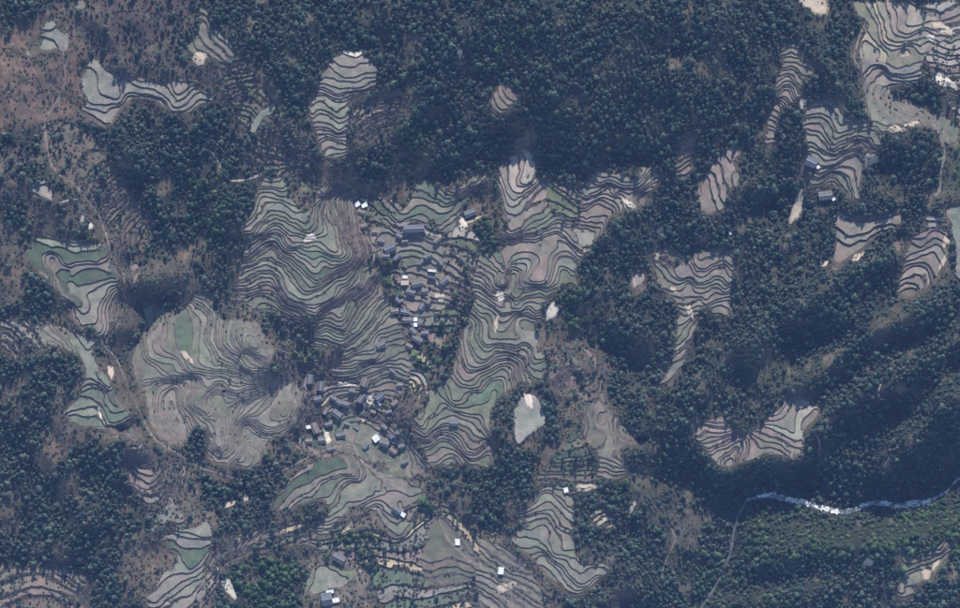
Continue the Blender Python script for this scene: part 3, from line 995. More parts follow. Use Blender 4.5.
# ---------------------------------------------------------------- materials of the land
def field_material():
    m, n, l, b = new_mat('field_soil', 0.75)
    oi = n.new('ShaderNodeObjectInfo')
    a = noise_node(n, l, 0.10, 4, 0.6, 'Geo')
    ra = ramp(n, l, a.outputs['Fac'], [(0.28, (.62, .66, .68)), (0.72, (1.36, 1.28, 1.2))])
    c = mixc(n, l, 'MULTIPLY', 1.0, oi.outputs['Color'], ra.outputs['Color'])
    g = noise_node(n, l, 0.9, 5, 0.7, 'Geo')
    rg = ramp(n, l, g.outputs['Fac'], [(0.25, (.58, .62, .60)), (0.75, (1.42, 1.36, 1.32))])
    c = mixc(n, l, 'MULTIPLY', 1.0, c, rg.outputs['Color'])
    v = noise_node(n, l, 0.035, 3, 0.5, 'Geo')
    rvv = ramp(n, l, v.outputs['Fac'], [(0.42, (0, 0, 0)), (0.62, (1, 1, 1))])
    warm = mixc(n, l, 'MULTIPLY', 1.0, c, (0.93, 0.89, 0.86))
    tint = mixc(n, l, 'MULTIPLY', 1.0, c, (0.78, 0.89, 0.78))
    c = mixc(n, l, 'MIX', rvv.outputs['Color'], warm, tint)
    l.new(c, b.inputs['Base Color'])
    bp = n.new('ShaderNodeBump'); bp.inputs['Strength'].default_value = 0.35; bp.inputs['Distance'].default_value = 0.3
    l.new(g.outputs['Fac'], bp.inputs['Height']); l.new(bp.outputs[0], b.inputs['Normal'])
    return m
M_field = field_material()
def bank_material():
    m, n, l, b = new_mat('terrace_bank_grass', 0.95)
    a = noise_node(n, l, 0.16, 5, 0.65, 'Geo')
    r = ramp(n, l, a.outputs['Fac'], [(0.28, (.036, .037, .033)), (0.46, (.075, .062, .056)), (0.60, (.125, .10, .092)), (0.74, (.20, .165, .15))])
    g = noise_node(n, l, 1.4, 4, 0.7, 'Geo')
    rg = ramp(n, l, g.outputs['Fac'], [(0.3, (.6,) * 3), (0.7, (1.35,) * 3)])
    l.new(mixc(n, l, 'MULTIPLY', 1.0, r.outputs['Color'], rg.outputs['Color']), b.inputs['Base Color'])
    bp = n.new('ShaderNodeBump'); bp.inputs['Strength'].default_value = 0.5; bp.inputs['Distance'].default_value = 0.4
    l.new(g.outputs['Fac'], bp.inputs['Height']); l.new(bp.outputs[0], b.inputs['Normal'])
    return m
M_bank = bank_material()
M_bank_scrub = mottled('overgrown_bank', (.045, .042, .038), (.115, .097, .088), 0.25, 0.95, 1.2)
M_bank_dry = mottled('dry_bank_earth', (.085, .078, .066), (.185, .16, .14), 0.2, 0.95, 1.4)
def wild_material():
    m, n, l, b = new_mat('wild_ground', 0.95)
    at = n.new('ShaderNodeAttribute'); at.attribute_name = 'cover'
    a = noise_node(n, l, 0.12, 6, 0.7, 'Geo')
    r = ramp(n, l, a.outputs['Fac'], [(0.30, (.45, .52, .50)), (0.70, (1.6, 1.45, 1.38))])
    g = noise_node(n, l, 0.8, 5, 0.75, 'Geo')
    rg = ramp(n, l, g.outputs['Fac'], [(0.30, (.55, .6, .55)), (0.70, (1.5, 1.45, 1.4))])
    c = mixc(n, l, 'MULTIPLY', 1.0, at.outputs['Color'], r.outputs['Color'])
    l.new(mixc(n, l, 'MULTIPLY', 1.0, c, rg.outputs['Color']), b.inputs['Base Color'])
    bp = n.new('ShaderNodeBump'); bp.inputs['Strength'].default_value = 0.7; bp.inputs['Distance'].default_value = 0.8
    l.new(g.outputs['Fac'], bp.inputs['Height']); l.new(bp.outputs[0], b.inputs['Normal'])
    return m
M_wild = wild_material()

# ---------------------------------------------------------------- cover of the wild ground
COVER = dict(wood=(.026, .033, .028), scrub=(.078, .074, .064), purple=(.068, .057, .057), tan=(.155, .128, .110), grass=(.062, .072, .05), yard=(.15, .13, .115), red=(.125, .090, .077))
SCRUB = [   # kind, tree density, outline
 ('purple', .50, '64,0 110,-14 200,-14 196,28 176,52 212,66 240,60 262,78 300,120 318,160 300,176 262,170 244,140 225,120 212,104 170,112 140,104 120,120 100,132 80,112 84,62 76,40'), ('scrub', .30, '120,60 175,56 190,70 175,78 130,74'), ('scrub', .35, '215,62 245,58 262,98 246,130 226,118'),
 ('red', .10, '-14,30 40,15 60,5 75,20 80,45 85,60 84,112 60,128 30,128 -14,140'), ('scrub', .30, '40,125 80,125 100,165 125,185 150,228 142,262 120,250 100,220 60,180'),
 ('purple', .40, '20,195 75,200 82,238 30,238'), ('purple', .55, '-14,140 28,150 25,200 -14,215'), ('scrub', .25, '150,255 175,250 200,275 212,295 150,300'),
 ('tan', .12, '225,40 245,55 262,75 275,95 262,105 245,80'), ('scrub', .28, '350,120 375,100 400,88 412,108 388,135 358,150'), ('tan', .1, '372,106 392,104 386,122 370,128'),
 ('scrub', .45, '255,138 300,140 322,180 304,206 288,178 258,165'), ('scrub', .1, '676,176 682,142 690,132 694,160 686,175'), ('scrub', .2, '568,338 590,350 612,366 600,380 578,368'),
 ('scrub', .22, '555,390 592,395 606,412 590,470 572,440'), ('scrub', .40, '660,508 695,500 700,540 670,556'), ('scrub', .35, '425,478 470,490 476,545 450,560 420,545'),
 ('scrub', .3, '-14,568 60,565 88,576 88,622 -14,622'), ('scrub', .25, '200,548 235,540 262,528 300,528 320,540 290,552 250,556 222,566 212,612 198,612'),
 ('grass', .35, '640,252 660,240 676,265 662,290'), ('scrub', .3, '724,352 734,350 738,398 726,396'), ('yard', .10, '300,370 345,378 395,330 425,320 432,380 405,420 412,462 330,462 300,430'),
 ('purple', .2, '100,338 116,358 122,390 108,380 92,352'), ('yard', .14, '352,190 378,200 400,225 450,228 448,300 410,322 398,295 385,262 366,240'), ('scrub', .35, '205,545 150,500 130,470 160,450 190,468 196,500'),
 ('yard', .1, '312,532 352,505 420,500 420,545 372,570 380,612 300,612'), ('tan', .08, '478,525 505,545 560,612 470,612 466,560'), ('scrub', .2, '855,20 866,20 862,60 876,120 884,150 876,150 852,60'),
 ('grass', .2, '918,0 976,0 976,210 940,205 945,150 960,128 950,112 930,70 950,40'), ('scrub', .35, '540,185 575,185 580,225 556,215'), ('grass', .5, '735,370 765,330 775,355 790,375 810,392 775,395'),
 ('scrub', .3, '640,505 672,545 650,470 625,470'), ('grass', .4, '890,430 960,330 960,345 905,415'), ('scrub', .3, '0,205 25,240 20,300 0,320'), ('tan', .15, '280,385 310,395 300,440 285,436'), ('scrub', .3, '125,330 140,300 128,290 112,330')]
bu = np.arange(-MARG, 960 + MARG + 0.1, 2.0)
bv = np.arange(-MARG, 608 + MARG + 0.1, 2.0)
Hb = resample(Hc, cu[0], cv[0], CS, bu, bv)
wb = faces_relief(bu, bv) + vnoise(bu, bv, 22, 3) * 0
ou = (bu >= ru[0]) & (bu <= ru[-1]); ov = (bv >= rv[0]) & (bv <= rv[-1])
wfull = vnoise(bu, bv, 22, 5) * 1.0
wild_in = resample(wild_r, ru[0], rv[0], 1.0, bu[ou], bv[ov])
# fade between the surveyed frame and the country beyond it
Ub, Vb = np.meshgrid(bu, bv)
inw = S01(np.minimum.reduce([Ub - ru[0], ru[-1] - Ub, Vb - rv[0], rv[-1] - Vb]), 0, 12)
tmp = np.zeros(Hb.shape); tmp[np.ix_(ov, ou)] = wild_in
Hb = Hb + wfull * (1 - inw) + tmp * inw
Hb, rdist = carve(Hb, bu, bv)
tm = np.zeros(Hb.shape); tm[np.ix_(ov, ou)] = resample(tmask, ru[0], rv[0], 1.0, bu[ou], bv[ov])
tk = np.zeros(Hb.shape); tk[np.ix_(ov, ou)] = resample(kept, ru[0], rv[0], 1.0, bu[ou], bv[ov])
tg = np.full(Hb.shape, -1.0); tg[np.ix_(ov, ou)] = np.clip(grown[::2, ::2], -1, 1)[:ov.sum(), :ou.sum()]
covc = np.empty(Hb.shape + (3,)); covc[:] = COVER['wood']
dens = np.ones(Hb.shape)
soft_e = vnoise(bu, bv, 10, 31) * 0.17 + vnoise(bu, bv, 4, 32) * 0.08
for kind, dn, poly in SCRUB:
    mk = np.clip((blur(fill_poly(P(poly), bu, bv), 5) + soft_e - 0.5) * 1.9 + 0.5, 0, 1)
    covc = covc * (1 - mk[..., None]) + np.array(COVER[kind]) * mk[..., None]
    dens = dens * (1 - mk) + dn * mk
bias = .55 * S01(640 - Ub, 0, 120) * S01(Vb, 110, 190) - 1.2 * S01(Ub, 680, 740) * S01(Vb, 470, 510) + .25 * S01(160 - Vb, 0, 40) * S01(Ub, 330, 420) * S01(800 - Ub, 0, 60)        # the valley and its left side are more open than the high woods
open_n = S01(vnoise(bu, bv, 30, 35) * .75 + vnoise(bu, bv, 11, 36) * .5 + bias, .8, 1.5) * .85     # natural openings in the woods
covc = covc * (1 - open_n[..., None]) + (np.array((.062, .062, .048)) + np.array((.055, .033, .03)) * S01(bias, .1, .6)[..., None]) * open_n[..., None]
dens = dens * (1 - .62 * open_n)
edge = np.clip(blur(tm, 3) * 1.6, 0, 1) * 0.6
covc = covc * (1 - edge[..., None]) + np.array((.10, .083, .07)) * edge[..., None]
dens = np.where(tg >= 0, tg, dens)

sunk = Hb - 7.0 * S01(blur(tm, 2), 0.72, 0.98)
bx, by, bz = to_world(Ub, Vb, sunk)
vid = np.arange(Hb.size).reshape(Hb.shape)
q = np.stack([vid[:-1, :-1], vid[1:, :-1], vid[1:, 1:], vid[:-1, 1:]], -1)
deep = blur(tm, 3)
cellin = (deep[:-1, :-1] > 0.995) & (deep[1:, 1:] > 0.995) & (deep[1:, :-1] > 0.995) & (deep[:-1, 1:] > 0.995)
q = q[~cellin].reshape(-1, 4)
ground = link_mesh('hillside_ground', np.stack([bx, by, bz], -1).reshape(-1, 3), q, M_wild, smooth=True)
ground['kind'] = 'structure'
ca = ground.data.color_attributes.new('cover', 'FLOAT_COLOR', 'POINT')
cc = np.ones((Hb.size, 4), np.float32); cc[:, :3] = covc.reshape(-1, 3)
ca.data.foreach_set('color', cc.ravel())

def ground_h(u, v):
    """elevation of the finished surface (terraces included) at a pixel"""
    if fu[0] < u < fu[-1] and fv[0] < v < fv[-1]:
        return float(T[int(round((v - fv[0]) / G)), int(round((u - fu[0]) / G))])
    return float(Hb[min(len(bv) - 1, max(0, int(round((v - bv[0]) / 2)))), min(len(bu) - 1, max(0, int(round((u - bu[0]) / 2))))])

# ---------------------------------------------------------------- terraces: every paddy a part, banks one part
cell_in = (pid[:-1, :-1] > 0) & (pid[1:, :-1] > 0) & (pid[1:, 1:] > 0) & (pid[:-1, 1:] > 0)
cp = pid[:-1, :-1]
same = (pid[1:, :-1] == cp) & (pid[1:, 1:] == cp) & (pid[:-1, 1:] == cp)
kk = lev[:-1, :-1]
fl = isfield[:-1, :-1] & isfield[1:, :-1] & isfield[1:, 1:] & isfield[:-1, 1:] & same & (lev[1:, 1:] == kk) & (lev[1:, :-1] == kk) & (lev[:-1, 1:] == kk) & cell_in
key = np.where(fl, cp.astype(np.int64) * 4096 + (kk + 1024), 0)
# connected strips by runs
def label_cells(key):
    par = []
    def find(a):
        while par[a] != a:
            par[a] = par[par[a]]; a = par[a]
        return a
    runs = []; prev = []
    for j in range(key.shape[0]):
        row = key[j]
        ch = np.flatnonzero(np.diff(row)) + 1
        st = np.concatenate([[0], ch]); en = np.concatenate([ch, [len(row)]])
        ks = row[st]
        cur = []
        for s_, e_, k_ in zip(st[ks > 0].tolist(), en[ks > 0].tolist(), ks[ks > 0].tolist()):
            i = len(par); par.append(i); cur.append((s_, e_, k_, i)); runs.append((j, s_, e_, i))
        a = b = 0
        while a < len(prev) and b < len(cur):
            s1, e1, k1, i1_ = prev[a]; s2, e2, k2, i2_ = cur[b]
            if s1 <= e2 and s2 <= e1 and k1 == k2:
                par[find(i1_)] = find(i2_)
            if e1 < e2:
                a += 1
            else:
                b += 1
        prev = cur
    out = np.zeros(key.shape, np.int32)
    for j, s_, e_, i in runs:
        out[j, s_:e_] = find(i) + 1
    return out
comp = label_cells(key)
cnt = np.bincount(comp.ravel())
comp[(cnt < 40)[comp]] = 0
vid = np.arange(nU * nV, dtype=np.int64).reshape(nV, nU)
def cells_to_obj(mask_idx, name, mat, parent, origin, smooth):
    j, i = np.unravel_index(mask_idx, comp.shape)
    q = np.stack([vid[j, i], vid[j + 1, i], vid[j + 1, i + 1], vid[j, i + 1]], -1)
    un, inv = np.unique(q, return_inverse=True)
    return link_mesh(name, VXYZ[un] - origin, inv.reshape(-1, 4), mat, parent, smooth)
cellpid = np.where(cell_in, np.maximum.reduce([pid[:-1, :-1], pid[1:, :-1], pid[1:, 1:], pid[:-1, 1:]]), 0)
bcomp = label_cells(np.where(comp == 0, cellpid, 0)).ravel()
order = np.argsort(comp.ravel(), kind='stable')
sc_comp = comp.ravel()[order]
bnd = np.flatnonzero(np.diff(sc_comp)) + 1
groups = {}
for seg in np.split(order, bnd):
    c = comp.ravel()[seg[0]]
    if c:
        groups.setdefault(int(cellpid.ravel()[seg[0]]), []).append(seg)
special = {}
for u, v, cname in SPECIAL:
    j = int((v - fv[0]) / G); i = int((u - fu[0]) / G)
    w_ = comp[max(0, j - 4):j + 5, max(0, i - 4):i + 5].ravel()
    w_ = w_[w_ > 0]
    if len(w_):
        special[int(np.bincount(w_).argmax())] = cname
nfields = 0
for n, (name, label, E0, step, poly, crops, *wild) in enumerate(PATCHES, 1):
    cellsn = np.flatnonzero((cellpid.ravel() == n) & (comp.ravel() == 0))
    segs = groups.get(n, [])
    if len(cellsn) + len(segs) == 0:
        continue
    allc = np.concatenate([cellsn] + segs)
    j, i = np.unravel_index(allc, comp.shape)
    org = VXYZ[vid[j, i]].mean(0); org[2] = VXYZ[vid[j, i]][:, 2].min()
    root = empty(name, tuple(org))
    tag(root, label, 'terraces', 'rice terraces on the hillsides')
    cr = crops.split()
    if len(cellsn):
        bm_ = M_bank_scrub if wild else M_bank_dry if 'gently' in label or 'plots' in label or step < 1.3 else M_bank
        bc = bcomp[cellsn]; od = np.argsort(bc, kind='stable')
        pieces = sorted(np.split(cellsn[od], np.flatnonzero(np.diff(bc[od])) + 1), key=len, reverse=True)
        big = [p_ for p_ in pieces[:200] if len(p_) >= 60] or pieces[:1]
        for p_ in big:
            cells_to_obj(p_, 'terrace_bank', bm_, root, org, True)
        crumbs = pieces[len(big):]
        if crumbs:
            cells_to_obj(np.concatenate(crumbs), 'bank_crumbs', bm_, root, org, True)['kind'] = 'stuff'
    g = np.random.default_rng(n)
    segs = sorted(segs, key=len, reverse=True)
    mean = np.mean([CROP[c] for c in cr], 0)
    for q_ in segs[:300]:
        o = cells_to_obj(q_, 'paddy_field', M_field, root, org, False)
        cidx = int(comp.ravel()[q_[0]])
        if cidx in special:
            base = np.array(CROP[special[cidx]])
        else:
            base = np.array(CROP[cr[g.integers(len(cr))]]) if wild else .55 * mean + .45 * np.array(CROP[cr[g.integers(len(cr))]])
        base = base * g.uniform(0.9, 1.1) * (1 + g.normal(0, 0.02, 3))
        o.color = (*base.tolist(), 1)
        nfields += 1
print('fields', nfields, 'terrace cells', int((cellpid > 0).sum()), 'control pts', N)
# ---------------------------------------------------------------- river
def ribbon(pts, widths, lift, name, mat, subdiv=2.0, across=2, conform=True, levels=None, wob=0.0):
    P_ = np.array(pts, float)
    seg = np.hypot(*np.diff(P_[:, :2], axis=0).T)
    acc = np.concatenate([[0], np.cumsum(seg)])
    t = np.linspace(0, acc[-1], max(3, int(acc[-1] / subdiv)))
    u = np.interp(t, acc, P_[:, 0]); v = np.interp(t, acc, P_[:, 1])
    if len(P_) > 2:
        for _ in range(3):
            u[1:-1] = (u[:-2] + 2 * u[1:-1] + u[2:]) / 4; v[1:-1] = (v[:-2] + 2 * v[1:-1] + v[2:]) / 4
    w = np.interp(t, acc, widths if np.ndim(widths) else np.full(len(P_), widths))
    if wob:
        w = w * (1 + wob * np.sin(t * 0.37 + len(pts)) + wob * 0.7 * np.sin(t * 0.83 + 1))
    du = np.gradient(u); dv = np.gradient(v); L = np.hypot(du, dv) + 1e-9
    nu_, nv_ = -dv / L, du / L
    vs = []; hs_l = np.interp(t, acc, levels) if levels is not None else None
    for i in range(len(t)):
        for a in range(across + 1):
            s = (a / across - 0.5) * w[i]
            uu, vv = u[i] + nu_[i] * s, v[i] + nv_[i] * s
            h = hs_l[i] if hs_l is not None else ground_h(uu, vv) + lift
            vs.append(to_world(uu, vv, h))
    vs = np.array(vs, float)
    A = across + 1
    fs = [(i * A + a, i * A + a + 1, (i + 1) * A + a + 1, (i + 1) * A + a) for i in range(len(t) - 1) for a in range(across)]
    f = np.array(fs)
    # face up
    p0, p1, p2 = vs[f[0, 0]], vs[f[0, 1]], vs[f[0, 2]]
    if np.cross(p1 - p0, p2 - p0)[2] < 0:
        f = f[:, ::-1]
    return link_mesh(name, vs, f, mat, smooth=True)

m, n_, l_, b_ = new_mat('river_water', 0.12)
b_.inputs['Specular IOR Level'].default_value = 0.5
fo = noise_node(n_, l_, 0.16, 6, 0.75, 'Geo')
fr = ramp(n_, l_, fo.outputs['Fac'], [(0.47, (.06, .085, .085)), (0.66, (.50, .53, .55))])
l_.new(fr.outputs['Color'], b_.inputs['Base Color'])
rr = ramp(n_, l_, fo.outputs['Fac'], [(0.44, (.12,) * 3), (0.64, (.8,) * 3)])
l_.new(rr.outputs['Color'], b_.inputs['Roughness'])
bp = n_.new('ShaderNodeBump'); bp.inputs['Strength'].default_value = 0.5; bp.inputs['Distance'].default_value = 0.4
l_.new(fo.outputs['Fac'], bp.inputs['Height']); l_.new(bp.outputs[0], b_.inputs['Normal'])
M_water = m
rv_w = [(2.0 if i < 4 else 5.0) if i < 15 else 2.2 for i in range(len(RIVER))]
river = ribbon(RIVER[:16], rv_w[:16], 0, 'river', M_water, 2.5, 3, wob=.22, levels=[p[2] for p in RIVER[:16]])
M_brook = mottled('brook_water', (.035, .05, .05), (.13, .145, .145), 0.22, 0.3, 1.0)
brook = ribbon(RIVER[15:], rv_w[15:], 0, 'brook', M_brook, 2.5, 2, wob=.3, levels=[p[2] for p in RIVER[15:]])
brook['kind'] = 'structure'
river['kind'] = 'structure'
M_foam = mottled('white_water', (.55, .57, .60), (.88, .88, .88), 0.5, 0.7, 1.8)
M_stone = mottled('river_stone', (.45, .45, .45), (.78, .77, .75), 0.7, 0.85, 2.2)
# rapids: broken white water standing proud of the stream
def lump_mesh(g, r, flat=0.5, n1=6, n2=4):
    vs = []; fs = []
    for a in range(n2 + 1):
        ph = math.pi * 0.5 * (1 - a / n2)
        for b in range(n1):
            th = 2 * math.pi * b / n1
            k = r * (1 + g.uniform(-.28, .28))
            vs.append((math.cos(th) * math.cos(ph) * k, math.sin(th) * math.cos(ph) * k, math.sin(ph) * k * flat))
    for a in range(n2):
        for b in range(n1):
            fs.append((a * n1 + b, (a + 1) * n1 + b, (a + 1) * n1 + (b + 1) % n1, a * n1 + (b + 1) % n1))
    return vs, fs
RAPIDS = [(762, 496, 10, 3), (772, 494.5, 8, 4), (793, 501, 14, 4.5), (806, 502.5, 12, 5), (822, 508, 14, 4), (835, 512, 8, 3), (864, 505, 8, 3), (886, 503, 10, 4), (901, 505.5, 14, 5), (915, 503.5, 14, 6), (926, 502.5, 8, 5)]
gR = np.random.default_rng(5)
for ri, (u, v, L, w) in enumerate(RAPIDS):
    # follow the river's own direction
    i = int(np.argmin(np.hypot(RIV[:, 0] - u, RIV[:, 1] - v)))
    a = RIV[max(0, i - 1)]; b = RIV[min(len(RIV) - 1, i + 1)]
    d = np.array([b[0] - a[0], b[1] - a[1]]); d /= np.hypot(*d)
    vs = []; fs = []
    for k in range(int(L * w / 1.1)):
        s = gR.uniform(-.5, .5) * L; t = gR.normal(0, .30) * w
        uu = u + d[0] * s - d[1] * t; vv = v + d[1] * s + d[0] * t
        lv_ = np.interp(0, [0, 1], [RIV[i, 2]] * 2)
        x, y, z = to_world(uu, vv, lv_ - 0.1)
        a_, f_ = lump_mesh(gR, gR.uniform(.5, 1.2), gR.uniform(.2, .4))
        o_ = len(vs)
        vs += [(p[0] + x, p[1] + y, p[2] + z) for p in a_]
        fs += [tuple(q + o_ for q in f) for f in f_]
    o = link_py('white_water', vs, fs, M_foam, smooth=True)
    o['kind'] = 'stuff'
    o['label'] = 'broken white rapids on the river'; o['category'] = 'rapids'

# ---------------------------------------------------------------- paths
M_path = mottled('trodden_earth', (.13, .108, .094), (.24, .20, .172), 0.25, 0.95, 1.5)
M_pale = mottled('pale_track', (.22, .185, .155), (.36, .31, .26), 0.25, 0.95, 1.5)
PATHS = [([(44, 120), (46, 140), (50, 162), (60, 176), (75, 184), (85, 197), (100, 217), (107, 237), (112, 255)], 2.2, M_path), ([(98, 336), (104, 345), (117, 359), (125, 379), (132, 396), (142, 416), (147, 428), (155, 440), (172, 450)], 2.4, M_path),
 ([(285, 533), (262, 537), (235, 549), (215, 558), (206, 576), (200, 600), (198, 640)], 4.0, M_path), ([(816, 435), (820, 442), (819, 452), (822, 464), (829, 469)], 1.8, M_path), ([(842, 470), (841, 482), (845, 488), (851, 489)], 1.5, M_path),
 ([(881, 384), (878, 392), (879, 399), (884, 400)], 1.8, M_pale), ([(933, 124), (941, 136), (945, 152), (941, 172), (940, 190), (935, 196)], 3.2, M_path), ([(917, 74), (922, 60), (928, 48), (934, 42)], 2.6, M_path),
 ([(203, 148), (212, 152), (218, 160), (222, 172), (231, 181), (246, 180), (262, 174)], 2.4, M_pale), ([(203, 140), (208, 138), (216, 142), (224, 152)], 1.8, M_pale), ([(352, 186), (358, 198), (362, 222), (370, 244), (384, 258), (398, 262)], 2.2, M_path),
 ([(452, 232), (448, 252), (442, 272), (440, 290), (432, 318), (418, 330)], 2.4, M_path), ([(418, 348), (408, 372), (398, 392), (372, 400), (356, 420), (352, 442), (362, 462), (384, 478), (402, 494)], 2.6, M_path),
 ([(402, 494), (412, 506), (436, 512), (448, 540), (468, 560), (492, 574), (510, 590), (516, 625)], 2.4, M_path), ([(668, 520), (676, 540), (668, 556), (662, 572)], 1.4, M_path), ([(62, 40), (64, 60), (66, 80), (58, 100), (44, 120)], 1.8, M_path),
 ([(866, 22), (858, 40), (854, 58), (860, 72)], 2.4, M_path), ([(0, 570), (25, 572), (55, 572), (85, 578)], 3.0, M_path), ([(112, 255), (124, 275), (126, 300), (118, 325), (104, 345)], 1.8, M_path), ([(172, 450), (200, 468), (240, 480), (285, 470), (318, 452), (350, 444)], 1.8, M_path), ([(454, 431), (436, 440), (415, 436), (395, 444)], 1.5, M_path),
 ([(400, 262), (402, 290), (410, 312), (416, 332), (418, 348)], 2.0, M_path), ([(285, 533), (320, 545), (352, 566), (362, 590), (352, 612)], 2.2, M_path), ([(884, 466), (889, 458)], 1.6, M_path), ([(898, 490), (903, 480)], 1.8, M_pale)]
for pts, w, mt in PATHS:
    o = ribbon(pts, w * .8, 0.14, 'path', mt, 1.6, 2, wob=0.3)
    o['kind'] = 'structure'

# ---------------------------------------------------------------- bare earth knolls and threshing grounds
def bare_mat(name, dark, light):
    m, n, l, b = new_mat(name, 0.95)
    at = n.new('ShaderNodeAttribute'); at.attribute_name = 'rim'
    a = noise_node(n, l, 0.35, 5, 0.7, 'Geo')
    r = ramp(n, l, a.outputs['Fac'], [(0.30, dark), (0.70, light)])
    f = noise_node(n, l, 0.8, 5, 0.75, 'Geo')
    s1 = n.new('ShaderNodeMath'); s1.operation = 'MULTIPLY_ADD'; s1.inputs[1].default_value = 1.5; s1.inputs[2].default_value = -0.75
    l.new(f.outputs['Fac'], s1.inputs[0])
    s2 = n.new('ShaderNodeMath'); s2.operation = 'ADD'
    l.new(s1.outputs[0], s2.inputs[0]); l.new(at.outputs['Fac'], s2.inputs[1])
    k = ramp(n, l, s2.outputs[0], [(0.62, (0, 0, 0)), (1.0, (1, 1, 1))])
    l.new(mixc(n, l, 'MIX', k.outputs['Color'], r.outputs['Color'], (.095, .08, .068)), b.inputs['Base Color'])
    return m
M_bare = bare_mat('bare_earth', (.33, .265, .20), (.50, .42, .325))
M_chalk = bare_mat('whitish_earth', (.42, .365, .295), (.66, .59, .49))
KNOLLS = [   # u, v, half-length, half-width, turn, material, label
 (199, 58, 8, 5, -18, M_bare, 'oval pinkish bare ground below the fan of strips at upper left'), (816, 4, 11, 9, 0, M_bare, 'tan bare hilltop cut by the top edge at right'),
 (552, 311, 10, 4.2, 62, M_chalk, 'bright white slanting scar in the middle of the picture'), (500, 296, 4.5, 4, 0, M_chalk, 'round white knoll on the green terraces right of the village'),
 (496, 325, 8, 1.8, 88, M_bare, 'thin upright tan ridge below the round white knoll'), (797, 208, 13, 5, 68, M_bare, 'tall tan bare ridge left of the two grey-roofed houses'),
 (529, 400, 9, 3.4, -70, M_chalk, 'small white knoll at the head of the leaf-shaped field'), (629, 204, 6, 3, -35, M_chalk, 'whitish scar beside the large pale green field, upper centre right'),
 (310, 238, 5, 4, 20, M_chalk, 'round tan knoll on the spur of the largest terraces'), (943, 80, 11, 5.5, -40, M_chalk, 'large whitish bare slope near the upper right edge'),
 (942, 28, 12, 4.5, -35, M_bare, 'tan bare rim at the upper right corner'), (931, 38, 3.4, 3.4, 0, M_chalk, 'small bright spot below the tan rim at upper right'),
 (896, 129, 7, 4, 15, M_bare, 'tan bare ground at the tip of the smooth strips at right'), (912, 124, 8, 2, 8, M_bare, 'thin tan ledge above the dark round copse at upper right'),
 (871, 160, 7, 5, 55, M_bare, 'tan ground right of the zigzag terraces'), (803, 104, 6, 2.4, 75, M_chalk, 'small pale scar between the arched and zigzag terraces'),
 (100, 414, 5, 1.5, -72, M_chalk, 'thin white bank among the green looping paddies'), (111, 372, 6, 2.6, 88, M_bare, 'pink bare spot beside the footpath at left'),
 (187, 357, 7, 3, -42, M_bare, 'tan scar inside the pale terraced bowl'), (230, 504, 7, 2.2, 25, M_bare, 'tan ledge in the lower left woods'), (246, 498, 3, 3, 0, M_bare, 'small pink ground right of the tan ledge at lower left'),
 (229, 588, 9, 5, -60, M_chalk, 'pale quarry scar near the bottom edge at left'), (348, 528, 6, 2, 48, M_bare, 'short tan gash below the winding green terraces'), (586, 488, 9, 4, 8, M_bare, 'pale tan ground left of the beige fields'),
 (632, 508, 6, 2.6, 62, M_bare, 'orange bare spot right of the beige fields'), (690, 312, 8, 2.6, -72, M_bare, 'tan scar beside the curling tail of terraces'), (674, 290, 4, 2, -60, M_bare, 'little tan notch left of the wavy terraces'),
 (946, 241, 6, 3.4, 85, M_bare, 'tan oval beside the arched terraces at the right edge'), (943, 262, 8, 2, 68, M_bare, 'orange bare bank below the tan oval at the right edge'), (858, 256, 6, 3, 40, M_bare, 'orange scar at the tip of the wide pinkish terraces'),
 (824, 263, 3.5, 3, 60, M_bare, 'little orange spot left of the wide pinkish terraces'), (868, 563, 6, 3.4, 0, M_bare, 'lone beige clearing in the woods south of the river'), (935, 566, 6, 2, 60, M_bare, 'orange bank in the lower right loop of fields'),
 (926, 574, 6, 4, -40, M_bare, 'pinkish field knob in the lower right loop of fields'), (463, 224, 5, 5, 0, M_chalk, 'bright yard beside the farmhouse at the head of the village'), (473, 220, 7, 1.4, 28, M_bare, 'pale track stub below the farmhouse at the head of the village'),
 (369, 401, 6, 4.2, 50, M_chalk, 'pale yard between the lower village roofs'), (327, 437, 6, 3, -65, M_chalk, 'pale yard beside the dark-roofed house at lower left of the village'), (347, 385, 9, 2, -4, M_chalk, 'row of whitish rubble at the foot of the largest terraces'),
 (505, 588, 8, 5, 20, M_bare, 'pink bare ground beside the white hut at the bottom edge'), (65, 374 - 300 + 127, 4, 1.2, 20, M_chalk, 'white rim of the dog-leg paddy at left'), (91, 226, 3.4, 1.8, 70, M_chalk, 'tiny pale spot right of the thin strip at left'),
 (460, 53, 4.5, 2.2, 80, M_bare, 'small orange slip in the upper woods'), (660, 230, 4, 3, 40, M_bare, 'orange patch in the wood right of centre'), (658, 255, 5, 1.6, 55, M_bare, 'thin pink bank above the wavy terraces'),
 (440, 297, 5, 4.5, 0, M_bare, 'pale rim of the little overgrown mound in the village')]
